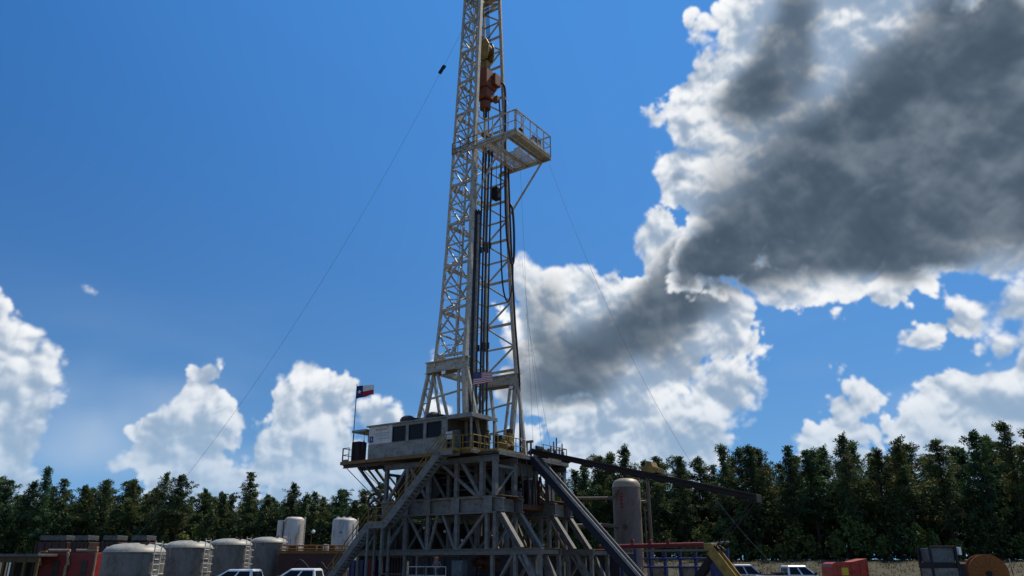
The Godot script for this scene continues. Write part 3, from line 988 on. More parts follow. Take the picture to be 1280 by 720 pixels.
	box(q, "tank", V(-6.4, 0.2, 2.6), V(-4.0, 1.3, 3.6), M.maroon_paint)
	for k in 8:
		pipe(q, "bottle", V(-6.2 + k * 0.29, 1.32, 3.4), V(-6.2 + k * 0.29, 2.45, 3.4), 0.115, M.maroon_paint, 10)
	box(q, "header", V(-6.4, 2.46, 3.25), V(-4.0, 2.56, 3.55), M.red_paint)
	q = rig_thing("electrical_cabinet", "light grey electrical cabinet standing against the substructure base", "cabinet", V(2.35, 0, 5.05))
	box(q, "body", V(1.9, 0.1, 4.78), V(2.85, 2.22, 5.3), M.ice_blue)
	box(q, "door", V(1.95, 0.2, 5.302), V(2.8, 2.12, 5.33), M.ice_blue)
	box(q, "handle", V(2.7, 1.0, 5.335), V(2.74, 1.25, 5.37), M.dark_steel)
	q = rig_thing("service_platform", "low service platform with a pale pipe railing at the rig base", "platform", V(0, 0, 5.5))
	box(q, "deck", V(-1.9, 0.62, 4.85), V(1.7, 0.7, 5.75), M.dark_steel)
	for u in [-1.8, 0.0, 1.6]:
		beam(q, "leg", V(u, 0, 5.6), V(u, 0.62, 5.6), 0.1, 0.1, M.grey_paint)
		beam(q, "leg", V(u, 0, 4.95), V(u, 0.62, 4.95), 0.1, 0.1, M.grey_paint)
	railing(q, V(-1.8, 0.7, 5.65), V(1.7, 0.7, 5.65), 1.12, M.white_paint, 0.9, 0.028, 1, false)
	q = rig_thing("pump_skid", "dark blue pump skid under the V-door end of the substructure", "machine", V(3.4, 0, 3.3))
	box(q, "skid", V(3.0, 0, 2.6), V(5.6, 0.2, 4.0), M.black_steel)
	box(q, "motor", V(3.1, 0.2, 2.8), V(4.2, 1.5, 3.8), M.navy_paint)
	pipe(q, "pump_body", V(4.3, 0.8, 3.3), V(5.4, 0.8, 3.3), 0.42, M.navy_paint, 16)
	# lights clamped on the lower storey
	for p in [V(-5.2, 4.3, 4.72), V(-3.1, 4.55, 2.45), V(-2.2, 4.5, 2.45), V(-1.1, 4.25, 2.45), V(-0.6, 4.0, 2.45), V(0.6, 3.6, 2.5)]:
		q = rig_thing("flood_lamp", "small white flood lamp clamped in the substructure", "lamp", p, "flood lamps in the substructure")
		box(q, "housing", p + V(-0.12, -0.1, -0.08), p + V(0.12, 0.1, 0.06), M.grey_paint)
		box(q, "lens", p + V(-0.1, -0.08, 0.062), p + V(0.1, 0.08, 0.09), M.lamp_glass)

# ------------------------------------------------------------------ drill floor
func build_floor() -> void:
	var grey: Material = M.grey_paint
	var o := rig_thing("drill_floor", "grey steel drill floor with yellow railing on top of the substructure", "platform", V(0, 9.14, 0))
	box(o, "deck", V(-5.6, 9.22, -4.7), V(5.25, 9.42, 3.05), M.dark_steel)
	for w in [-4.72, 3.07]:
		girder(o, "edge_beam", V(-5.6, 9.30, w), V(5.3, 9.30, w), 0.06, 0.3, grey)
	beam(o, "edge_beam", V(5.28, 9.30, -4.7), V(5.28, 9.30, 4.6), 0.06, 0.3, grey)
	for u in [-5.2, -1.0, 3.8]:
		girder(o, "spreader_beam", V(u, 8.6, -2.0), V(u, 8.6, 2.0), 0.4, 0.9, grey)
	box(o, "deck", V(3.55, 9.22, 3.06), V(5.25, 9.42, 4.7), M.dark_steel)
	var y: Material = M.yellow_paint
	railing(o, V(5.2, 9.42, 4.6), V(5.2, 9.42, 1.3), 1.1, y, 1.1)
	railing(o, V(5.2, 9.42, -1.2), V(5.2, 9.42, -4.6), 1.1, y, 1.1)
	railing(o, V(3.7, 9.42, 4.62), V(5.2, 9.42, 4.62), 1.1, y, 0.8)
	railing(o, V(-5.5, 9.42, -4.6), V(5.2, 9.42, -4.6), 1.1, y, 1.5)
	# machinery that stands on the floor
	var r := rig_thing("iron_roughneck", "yellow and black pipe wrenching machine on the drill floor", "machine", V(3.6, 9.42, 0.9))
	box(r, "base", V(3.0, 9.42, 0.4), V(4.2, 9.7, 1.4), M.black_steel)
	box(r, "column", V(3.4, 9.7, 0.6), V(3.8, 11.2, 1.2), M.yellow_paint)
	box(r, "arm", V(2.6, 10.5, 0.7), V(3.4, 10.8, 1.1), M.yellow_paint)
	pipe(r, "wrench", V(2.5, 10.2, 0.9), V(2.5, 11.1, 0.9), 0.38, M.black_steel, 16)
	pipe(r, "spinner", V(3.6, 11.2, 0.9), V(3.6, 11.5, 0.9), 0.25, M.dark_steel, 14)
	r = rig_thing("winch", "small yellow air winch near the V-door railing", "winch", V(4.6, 9.42, -1.9))
	box(r, "frame", V(4.2, 9.42, -2.4), V(5.0, 9.55, -1.4), M.black_steel)
	pipe(r, "drum", V(4.6, 9.9, -2.3), V(4.6, 9.9, -1.5), 0.26, M.yellow_paint, 16)
	for w in [-2.32, -1.48]:
		pipe(r, "flange", V(4.6, 9.9, w - 0.03), V(4.6, 9.9, w + 0.03), 0.42, M.yellow_paint, 18)
	r = rig_thing("winch", "orange brown winch behind the pipe wrenching machine", "winch", V(4.3, 9.42, 2.4))
	box(r, "frame", V(3.9, 9.42, 1.9), V(4.7, 9.55, 2.9), M.black_steel)
	pipe(r, "drum", V(4.3, 9.95, 2.0), V(4.3, 9.95, 2.8), 0.28, M.rust_brown, 16)
	for w in [1.97, 2.83]:
		pipe(r, "flange", V(4.3, 9.95, w - 0.03), V(4.3, 9.95, w + 0.03), 0.46, M.yellow_paint, 18)
	for k in 5:
		var w := -2.6 - k * 0.42
		r = rig_thing("tool_post", "thin steel tool post standing at the drill floor railing", "post", V(5.0, 9.42, w), "tool posts at the railing")
		pipe(r, "post", V(5.0, 9.42, w), V(5.0, 10.6 + 0.35 * (k % 3), w), 0.05, M.dark_steel, 8)
		pipe(r, "collar", V(5.0, 10.3, w), V(5.0, 10.42, w), 0.09, M.yellow_paint, 8)
	r = rig_thing("standpipe_manifold", "grey standpipe manifold with wheels beside the mast leg", "pipework", V(1.9, 9.42, -3.9))
	for k in 3:
		pipe(r, "riser", V(1.5 + k * 0.4, 9.42, -3.9), V(1.5 + k * 0.4, 11.3, -3.9), 0.09, grey, 10)
	pipe(r, "header", V(1.3, 11.3, -3.9), V(2.5, 11.3, -3.9), 0.11, grey, 10)
	for k in 3:
		pipe(r, "hand_wheel", V(1.5 + k * 0.4, 10.4, -3.78), V(1.5 + k * 0.4, 10.4, -3.74), 0.2, M.red_paint, 16)

# ------------------------------------------------------------------ mast
const MAST := [[16.5, 3.0, 7.0], [21.0, 2.8, 6.1], [26.6, 2.55, 5.45], [31.0, 2.4, 5.1], [36.0, 2.3, 4.65], [44.0, 2.1, 3.9], [54.2, 1.9, 2.9]]

func mast_size(h: float) -> Vector2:
	for i in MAST.size() - 1:
		if h <= MAST[i + 1][0] or i == MAST.size() - 2:
			var t: float = (h - MAST[i][0]) / (MAST[i + 1][0] - MAST[i][0])
			return Vector2(lerpf(MAST[i][1], MAST[i + 1][1], t), lerpf(MAST[i][2], MAST[i + 1][2], t))
	return Vector2.ONE

# corner of the mast: su -1 rear, 1 V-door side; sw 1 near, -1 far
func corner(su: float, sw: float, h: float) -> Vector3:
	var s := mast_size(h)
	return V(-0.28 + su * s.x * 0.5, h, sw * s.y * 0.5)

func build_mast() -> void:
	var c: Material = M.mast_paint
	var o := rig_thing("derrick_mast", "tall tapering cream lattice drilling mast standing on the drill floor", "derrick", V(0, 9.42, 0))
	for su in [-1, 1]:
		for sw in [-1, 1]:
			for i in MAST.size() - 1:
				var a = corner(su, sw, MAST[i][0])
				var b = corner(su, sw, MAST[i + 1][0])
				var w := 0.40 if su == 1 and sw == 1 else (0.26 if su == 1 else 0.22)
				bar(o, "leg", a, b, rect(w, 0.30 if su == 1 else 0.22), c, Vector3.RIGHT)
	var levels := []
	var h := 17.3
	while h < 54.0:
		levels.append(h)
		h += 3.95 - 0.022 * (h - 17.3)
	for i in levels.size():
		var l: float = levels[i]
		var next: float = levels[i + 1] if i + 1 < levels.size() else 54.1
		var mid := (l + next) * 0.5
		# rear face: deep girts and crossed braces
		beam(o, "rear_girt", corner(-1, 1, l), corner(-1, -1, l), 0.14, 0.36, c)
		bar(o, "rear_brace", corner(-1, 1, l), corner(-1, -1, next), ring(0.07, 8), c, Vector3.RIGHT, true)
		bar(o, "rear_brace", corner(-1, -1, l), corner(-1, 1, next), ring(0.07, 8), c, Vector3.RIGHT, true)
		for sw in [1, -1]:
			var a := corner(-1, sw, l)
			var b := corner(1, sw, l)
			beam(o, "side_girt", a, b, 0.16, 0.22, c)
			if sw == 1:
				var m0 := a.lerp(b, 0.5)
				var m1 := corner(-1, sw, next).lerp(corner(1, sw, next), 0.5)
				for e in [corner(-1, sw, mid), corner(1, sw, mid)]:
					beam(o, "side_brace", m0, e, 0.13, 0.13, c)
					beam(o, "side_brace", e, m1, 0.13, 0.13, c)
			else:
				beam(o, "side_brace", a, corner(1, sw, mid), 0.14, 0.14, c)
				beam(o, "side_brace", corner(1, sw, mid), corner(-1, sw, next), 0.14, 0.14, c)
				beam(o, "side_girt", corner(-1, sw, mid), corner(1, sw, mid), 0.12, 0.15, c)
		# inner lacing of the near side and the pipes that run up inside the mast
		var im := corner(-1, 1, l).lerp(corner(1, 1, l), 0.55) + V(0, 0, -0.35)
		var im2 := corner(-1, 1, next).lerp(corner(1, 1, next), 0.55) + V(0, 0, -0.35)
		beam(o, "inner_post", im, im2, 0.14, 0.14, c)
		beam(o, "rear_girt", corner(-1, 1, mid), corner(-1, -1, mid), 0.1, 0.14, c)
		beam(o, "side_girt", corner(-1, 1, mid), corner(1, 1, mid), 0.1, 0.12, c)
		for e in [0.25, 0.75]:
			var qa := corner(-1, 1, lerpf(l, next, e))
			var qb := corner(-1, -1, lerpf(l, next, e))
			beam(o, "rear_brace", qa, qa.lerp(qb, 0.5).lerp(corner(-1, 1, mid).lerp(corner(-1, -1, mid), 0.5), 0.9), 0.07, 0.07, c)
		if i % 2 == 0:
			# gusset boxes on the rear corner, as on the photographed mast
			var g := corner(-1, 1, l)
			box(o, "gusset_box", g + V(-0.05, -0.32, -0.75), g + V(0.10, 0.32, -0.1), c)
	# crown
	for sw in [1, -1]:
		beam(o, "crown_beam", corner(-1, sw, 54.1) + V(-0.3, 0.2, 0), corner(1, sw, 54.1) + V(0.4, 0.2, 0), 0.3, 0.45, c)
	for su in [-1, 0, 1]:
		beam(o, "crown_beam", V(-0.28 + su * 0.9, 54.3, -1.5), V(-0.28 + su * 0.9, 54.3, 1.5), 0.3, 0.4, c)
	for k in 4:
		pipe(o, "crown_sheave", V(-0.28, 54.6, -0.9 + k * 0.5), V(-0.28, 54.6, -0.8 + k * 0.5), 0.7, M.yellow_paint, 24)
	# foot of the mast: a deep girder on each side, splayed legs below it
	for sw in [1, -1]:
		var w: float = 3.45 * sw
		var wf: float = 2.72 * sw
		girder(o, "shoe_girder", V(-2.65, 16.5, w), V(1.55, 16.5, w), 0.4, 0.95, c)
		box(o, "shoe_grating", V(-2.2, 15.94, w - 0.45), V(0.6, 16.0, w + 0.45), M.deck_yellow)
		for q in [[-2.45, -4.75, 0.26], [-1.85, -3.85, 0.26], [1.15, 1.0, 0.36], [0.6, 0.2, 0.2]]:
			beam(o, "foot_leg", V(q[0], 16.02, w), V(q[1], 9.44, wf), q[2], q[2], c)
		beam(o, "foot_leg", V(-1.5, 16.02, w), V(0.1, 9.44, wf), 0.24, 0.24, c)
		beam(o, "foot_leg", V(1.4, 16.02, w), V(2.6, 9.44, wf), 0.26, 0.26, c)
		beam(o, "foot_leg", V(-1.9, 16.02, w), V(-1.0, 9.44, wf), 0.2, 0.2, c)
		for k in 6:
			var t0 := k / 6.0
			var t1 := (k + 1) / 6.0
			var wl := lerpf(w, wf, t0)
			var w2 := lerpf(w, wf, t1)
			beam(o, "foot_lacing", V(lerpf(-2.45, -4.75, t0), lerpf(16.0, 9.44, t0), wl), V(lerpf(-1.85, -3.85, t1), lerpf(16.0, 9.44, t1), w2), 0.09, 0.09, c)
			if k > 0:
				beam(o, "foot_lacing", V(lerpf(-2.45, -4.75, t0), lerpf(16.0, 9.44, t0), wl), V(lerpf(-1.85, -3.85, t0), lerpf(16.0, 9.44, t0), wl), 0.09, 0.09, c)
		for q in [14.1, 11.9]:
			var t: float = (16.0 - q) / 6.56
			beam(o, "foot_girt", V(lerpf(-1.85, -3.85, t), q, lerpf(w, wf, t)), V(lerpf(1.15, 1.0, t), q + 0.4, lerpf(w, wf, t)), 0.12, 0.14, c)
	beam(o, "portal_beam", V(-2.3, 16.4, 3.2), V(-2.3, 16.4, -3.2), 0.3, 0.5, c)
	# climbing ladder on the rear face
	var st := new_st()
	var la := V(-1.55, 17.0, 1.2) - off
	var lb := V(-1.05, 53.5, 0.6) - off
	for e in [-0.2, 0.2]:
		prism(st, rect(0.05, 0.05), la + V(0, 0, e), lb + V(0, 0, e))
	for k in 120:
		var p := la.lerp(lb, k / 120.0)
		prism(st, ring(0.014, 4), p + V(0, 0, -0.2), p + V(0, 0, 0.2))
	part(o, "ladder", st.commit(), c)
	# red and white striped standpipe beside the far V-door leg
	var pipes := rig_thing("standpipe", "dull red mud standpipe clamped to the far mast leg", "pipe", V(1.9, 9.42, -3.5))
	for i in MAST.size() - 3:
		pipe(pipes, "pipe_section", corner(1, -1, MAST[i][0]) + V(0.32, 0, 0.1), corner(1, -1, MAST[i + 1][0]) + V(0.32, 0, 0.1), 0.09, M.maroon_paint, 10)
	pipe(pipes, "pipe_section", V(1.7, 9.44, -3.3), corner(1, -1, 16.5) + V(0.32, 0, 0.1), 0.09, M.maroon_paint, 10)
	for p in [V(0.9, 15.75, -3.2), V(-0.4, 15.8, 3.95)]:
		var q := rig_thing("flood_lamp", "white flood lamp under the far mast shoe girder" if p.z < 0.0 else "white flood lamp under the near mast shoe girder", "lamp", p)
		box(q, "housing", p + V(-0.22, -0.16, -0.1), p + V(0.22, 0.16, 0.08), M.grey_paint)
		box(q, "lens", p + V(-0.18, -0.13, 0.082), p + V(0.18, 0.13, 0.11), M.lamp_glass)

# ------------------------------------------------------------------ doghouse
func build_doghouse() -> void:
	var g: Material = M.cabin_grey
	var o := rig_thing("doghouse", "grey doghouse cabin with three dark windows beside the mast foot", "cabin", V(-3.0, 9.14, 4.2))
	box(o, "deck", V(-9.45, 9.30, 3.1), V(3.5, 9.52, 5.4), M.dark_steel)
	box(o, "deck_edge", V(-9.5, 9.32, 5.402), V(3.5, 9.56, 5.45), M.deck_yellow)
	box(o, "deck_edge", V(3.502, 9.32, 3.1), V(3.54, 9.56, 5.45), M.bright_steel)
	box(o, "deck_edge", V(-9.54, 9.32, 3.1), V(-9.502, 9.56, 5.45), M.deck_yellow)
	var z1 := 5.2
	var z0 := 3.2
	# walls round a hollow cabin
	box(o, "lower_wall", V(-6.8, 9.56, z1 - 0.08), V(1.1, 10.70, z1), g)
	box(o, "upper_wall", V(-4.35, 11.86, z1 - 0.08), V(1.1, 12.05, z1), g)
	for u in [[-4.35, -4.28], [-2.95, -2.63], [-1.20, -0.88], [0.55, 1.1]]:
		box(o, "mullion", V(u[0], 10.702, z1 - 0.08), V(u[1], 11.858, z1), g)
	box(o, "wall_panel", V(-6.8, 10.702, z1 - 0.08), V(-4.352, 12.05, z1), M.white_paint)
	box(o, "end_wall", V(-6.8, 9.56, z0), V(-6.72, 12.05, z1 - 0.082), g)
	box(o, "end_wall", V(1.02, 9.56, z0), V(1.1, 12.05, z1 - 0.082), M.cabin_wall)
	box(o, "back_wall", V(-6.718, 9.56, z0), V(1.018, 12.05, z0 + 0.06), M.interior)
	for u in [[-4.28, -2.95], [-2.63, -1.20], [-0.88, 0.55]]:
		var f := box(o, "window", V(u[0], 10.72, z1 - 0.06), V(u[1], 11.84, z1 - 0.03), M.glass)
		var st := new_st()
		var lo: Vector3 = V(u[0], 10.70, z1 + 0.002) - off
		var hi: Vector3 = V(u[1], 11.86, z1 + 0.03) - off
		box_into(st, lo, V(hi.x, lo.y + 0.05, hi.z))
		box_into(st, V(lo.x, hi.y - 0.05, lo.z), hi)
		box_into(st, V(lo.x, lo.y + 0.052, lo.z), V(lo.x + 0.05, hi.y - 0.052, hi.z))
		box_into(st, V(hi.x - 0.05, lo.y + 0.052, lo.z), V(hi.x, hi.y - 0.052, hi.z))
		part(f, "frame", st.commit(), M.dark_steel)
	box(o, "roof", V(-7.0, 12.052, z0 - 0.1), V(1.2, 12.16, z1 + 0.12), g)
	box(o, "porch_roof", V(-8.6, 11.78, z0), V(-7.002, 11.95, z1 + 0.12), g)
	for w in [z0 + 0.1, z1]:
		pipe(o, "porch_post", V(-8.5, 9.53, w), V(-8.5, 11.78, w), 0.045, M.navy_paint, 8)
	box(o, "porch_panel", V(-6.95, 10.9, z1 - 0.5), V(-6.81, 11.5, z1 - 0.05), M.emblem_blue)
	# sign panel: a blue emblem, a pale orange stroke and grey lines of print
	box(o, "emblem", V(-6.7, 10.85, z1 + 0.002), V(-6.3, 11.32, z1 + 0.012), M.emblem_blue)
	box(o, "emblem", V(-6.52, 11.0, z1 + 0.014), V(-6.44, 11.2, z1 + 0.02), M.white_paint)
	for q in [[-6.1, 11.72, -4.9, 0.12, M.script_orange], [-6.3, 11.45, -4.6, 0.05, M.script_grey], [-6.1, 11.28, -4.7, 0.05, M.script_grey], [-5.9, 11.05, -4.6, 0.06, M.script_grey]]:
		box(o, "print", V(q[0], q[1], z1 + 0.002), V(q[2], q[1] + q[3], z1 + 0.008), q[4])
	# shelter over the driller's corner
	box(o, "canopy", V(1.202, 12.02, 2.3), V(3.45, 12.14, z1 + 0.15), g)
	box(o, "canopy_fascia", V(1.202, 11.86, z1 + 0.152), V(3.5, 12.16, z1 + 0.19), g)
	box(o, "canopy_fascia", V(3.452, 11.86, 2.3), V(3.49, 12.16, z1 + 0.15), g)
	beam(o, "canopy_post", V(3.3, 9.53, z1 + 0.02), V(3.3, 12.018, z1 + 0.02), 0.13, 0.13, g)
	beam(o, "canopy_post", V(3.3, 9.53, 2.5), V(3.3, 12.018, 2.5), 0.12, 0.12, g)
	box(o, "shelter_wall", V(1.102, 9.56, 2.9), V(2.9, 12.018, 2.96), M.cabin_wall)
	box(o, "control_console", V(1.5, 9.53, 3.4), V(2.2, 10.7, 4.4), M.dark_steel)
	box(o, "locker", V(1.25, 9.53, 4.7), V(1.9, 11.1, 5.05), M.ice_blue)
	box(o, "notice", V(1.15, 10.4, z1 + 0.2), V(1.75, 10.95, z1 + 0.22), M.white_paint)
	# rails
	railing(o, V(1.2, 9.56, 5.38), V(3.45, 9.56, 5.38), 1.05, M.yellow_paint, 0.75)
	railing(o, V(3.46, 9.56, 5.2), V(3.46, 9.56, 3.2), 1.05, M.yellow_paint, 0.7)
	railing(o, V(-9.4, 9.56, 5.38), V(-8.7, 9.56, 5.38), 1.05, M.grey_paint, 0.7)
	railing(o, V(-9.42, 9.56, 5.3), V(-9.42, 9.56, 3.2), 1.05, M.grey_paint, 0.9)
	# brackets below the overhanging end
	for w in [5.2, 3.3]:
		girder(o, "deck_beam", V(-9.4, 9.18, w), V(-5.4, 9.18, w), 0.18, 0.22, M.dark_steel)
		beam(o, "bracket", V(-7.7, 9.06, w), V(-5.5, 6.6, w - 0.5), 0.2, 0.2, M.dark_steel)
		beam(o, "bracket", V(-6.9, 9.06, w), V(-5.5, 7.4, w - 0.5), 0.14, 0.14, M.dark_steel)
		pipe(o, "stay", V(-9.2, 9.2, w), V(-5.5, 6.2, w - 0.5), 0.03, M.dark_steel, 6)
	# what stands on the porch and on the roof
	var q := rig_thing("porch_cabinet", "dark reddish brown cabinet on the doghouse porch", "cabinet", V(-8.2, 9.52, 4.6))
	box(q, "body", V(-8.72, 9.53, 4.3), V(-7.9, 11.1, 5.1), M.maroon_paint)
	box(q, "door", V(-8.66, 9.6, 5.102), V(-7.96, 11.0, 5.13), M.black_steel)
	q = rig_thing("fire_extinguisher", "dark fire extinguisher hanging between porch cabinet and doghouse", "extinguisher", V(-7.35, 10.3, 5.2))
	lathe(q, "bottle", V(-7.35, 10.25, 5.15), [Vector2(0, 0), Vector2(0.13, 0.03), Vector2(0.14, 0.6), Vector2(0.09, 0.74), Vector2(0.04, 0.78), Vector2(0.04, 0.86), Vector2(0, 0.86)], M.black_steel, 16)
	pipe(q, "hanger", V(-7.35, 11.08, 5.15), V(-7.35, 11.78, 5.15), 0.02, M.black_steel, 6)
	for u in [-3.6, -1.0]:
		q = rig_thing("roof_unit", "dark domed ventilator on the doghouse roof %s" % ("above the first window" if u < -3.0 else "beside the canopy"), "ventilator", V(u, 12.16, 4.3))
		lathe(q, "dome", V(u, 12.16, 4.3), [Vector2(0.62, 0), Vector2(0.62, 0.28), Vector2(0.5, 0.48), Vector2(0.28, 0.6), Vector2(0, 0.64)], M.dark_steel, 20)
		box(q, "motor", V(u + 0.6, 12.17, 4.1), V(u + 1.0, 12.5, 4.5), M.navy_paint)

# ------------------------------------------------------------------ stairs
func build_stair() -> void:
	var g: Material = M.grey_paint
	var o := rig_thing("rig_stairs", "grey steel stairs with yellow handrails climbing to the doghouse deck", "stairs", V(-4.0, 0, 5.95))
	var runs := [[V(-9.75, 0.05, 0), V(-5.2, 4.62, 0)], [V(-3.6, 4.62, 0), V(1.35, 9.35, 0)]]
	for w in [6.35, 5.62]:
		for q in runs:
			bar(o, "stringer", q[0] + V(0, 0, w), q[1] + V(0, 0, w), rect(0.09, 0.54), g)
		beam(o, "landing_beam", V(-5.3, 4.62, w), V(-3.5, 4.62, w), 0.09, 0.40, g)
		beam(o, "landing_beam", V(1.3, 9.33, w), V(2.6, 9.33, w), 0.09, 0.36, g)
		for u in [-3.7, -5.1]:
			beam(o, "landing_post", V(u, 0, w), V(u, 4.42, w), 0.18, 0.18, g)
	for q in runs:
		var n := 20
		for k in n:
			var p: Vector3 = q[0].lerp(q[1], (k + 0.5) / n)
			box(o, "tread", p + V(-0.13, 0.0, 5.67), p + V(0.13, 0.04, 6.30), M.dark_steel)
	box(o, "landing", V(-5.2, 4.70, 5.67), V(-3.6, 4.75, 6.30), M.deck_yellow)
	box(o, "landing", V(1.35, 9.42, 5.5), V(2.6, 9.47, 6.30), M.deck_yellow)
	var y: Material = M.yellow_paint
	for w in [6.33, 5.64]:
		for q in runs:
			var a: Vector3 = q[0] + V(0.1, 0.3, w)
			var b: Vector3 = q[1] + V(0, 0.3, w)
			pipe(o, "handrail", a + V(0, 0.85, 0), b + V(0, 0.85, 0), 0.035, y, 8)
			pipe(o, "handrail", a + V(0, 0.42, 0), b + V(0, 0.42, 0), 0.028, y, 8)
			for k in 5:
				var p := a.lerp(b, k / 4.0)
				pipe(o, "rail_post", p + V(0, -0.1, 0), p + V(0, 0.85, 0), 0.03, y, 8)
	railing(o, V(-5.2, 4.75, 6.33), V(-3.6, 4.75, 6.33), 1.1, y, 0.8)
	railing(o, V(1.4, 9.47, 6.33), V(2.55, 9.47, 6.33), 1.1, y, 0.6)
	railing(o, V(2.57, 9.47, 6.3), V(2.57, 9.47, 5.5), 1.1, y, 0.6)
	# black hose bundle hung at the back of the stairs
	var q := rig_thing("hose_bundle", "black hose bundle hung on a yellow stand behind the stairs", "hoses", V(-6.7, 4.0, 3.4))
	for k in 3:
		var loop := []
		for j in 17:
			var a := TAU * j / 16.0
			loop.append(V(-6.9 + cos(a) * (0.55 + k * 0.06), 5.6 + k * 0.5 + sin(a) * 0.5, 3.9 + k * 0.08))
		hose(q, "coil", loop, 0.09, M.rubber, 8, 2)
	beam(q, "stand", V(-6.9, 2.98, 3.7), V(-6.9, 6.6, 3.7), 0.14, 0.14, y)
	beam(q, "stand", V(-6.3, 2.98, 3.7), V(-6.3, 5.4, 3.7), 0.12, 0.12, y)
	beam(q, "stand_arm", V(-6.9, 5.3, 3.7), V(-6.3, 5.3, 3.7), 0.1, 0.1, y)

# ------------------------------------------------------------------ racking board
func build_racking_board() -> void:
	var c: Material = M.mast_paint
	var o := rig_thing("racking_board", "cream railed racking platform jutting from the mast high up", "platform", V(3.2, 35.0, 0))
	var h := 35.5
	var u0 := 1.6
	var u1 := 5.45
	for w in [-2.7, 2.7]:
		girder(o, "side_beam", V(-0.2, h, w), V(u1, h, w), 0.16, 0.3, c)
		beam(o, "knee_brace", V(u1 - 1.0, h - 0.15, w), V(1.1, h - 4.6, w * 0.9), 0.14, 0.14, c)
	for u in [u0, 2.9, 4.5, u1]:
		girder(o, "cross_beam", V(u, h - 0.02, -2.62), V(u, h - 0.02, 2.62), 0.14, 0.26, c)
	# fingers between which the stands of pipe are racked
	for k in 13:
		var w := -2.3 + k * 0.19
		beam(o, "finger", V(u0 + 0.1, h + 0.17, w), V(4.0, h + 0.17, w), 0.06, 0.08, c)
	for k in 13:
		var w := 0.25 + k * 0.17
		beam(o, "finger", V(u0 + 0.1, h + 0.17, w), V(2.8, h + 0.17, w), 0.06, 0.08, c)
	box(o, "deck_plate", V(4.55, h + 0.14, -2.6), V(u1, h + 0.18, 2.6), M.mast_paint)
	box(o, "deck_plate", V(2.9, h + 0.14, 1.9), V(4.09, h + 0.18, 2.6), M.mast_paint)
	var high := 2.0
	for q in [[V(u1, h + 0.18, 2.66), V(u1, h + 0.18, -2.66)], [V(1.6, h + 0.18, -2.66), V(u1, h + 0.18, -2.66)], [V(1.4, h + 0.18, 2.66), V(u1, h + 0.18, 2.66)]]:
		var a: Vector3 = q[0]
		var b: Vector3 = q[1]
		beam(o, "top_rail", a + V(0, high, 0), b + V(0, high, 0), 0.11, 0.11, c)
		beam(o, "mid_rail", a + V(0, high * 0.5, 0), b + V(0, high * 0.5, 0), 0.07, 0.07, c)
		beam(o, "toe_board", a + V(0, 0.12, 0), b + V(0, 0.12, 0), 0.04, 0.22, c)
		var n := 5
		for k in n + 1:
			beam(o, "rail_post", a.lerp(b, float(k) / n), a.lerp(b, float(k) / n) + V(0, high, 0), 0.08, 0.08, c)
	box(o, "wind_panel", V(u1 - 0.05, h + 0.3, -1.2), V(u1 - 0.02, h + 1.0, 0.2), M.grey_paint)
	for w in [0.6, 1.6]:
		beam(o, "hoist_post", V(4.6, h + 0.18, w), V(4.6, h + 2.9, w), 0.1, 0.1, c)
	beam(o, "hoist_arm", V(4.6, h + 2.9, 0.5), V(4.6, h + 2.9, 1.7), 0.1, 0.1, c)
	# belly platform round the mast
	railing(o, V(-1.4, h + 0.1, 2.6), V(1.3, h + 0.1, 2.6), 1.1, M.deck_yellow, 0.9, 0.035)
	railing(o, V(0.2, h + 0.1, -2.6), V(1.5, h + 0.1, -2.6), 1.1, M.deck_yellow, 0.7, 0.035)
	for k in 2:
		var w := 1.2 - k * 1.9
		var q := rig_thing("tool_bag", "dark bag hanging inside the racking platform railing, %s" % ["near the hoist posts", "beside the wind panel"][k], "bag", V(4.9, h + 0.9, w))
		lathe(q, "bag", V(4.9, h + 0.75, w), [Vector2(0, 0), Vector2(0.2, 0.05), Vector2(0.24, 0.3), Vector2(0.14, 0.55), Vector2(0.03, 0.6), Vector2(0, 0.6)], M.black_steel, 12)
		pipe(q, "strap", V(4.9, h + 1.34, w), V(u1, h + 2.15, w), 0.015, M.black_steel, 5)

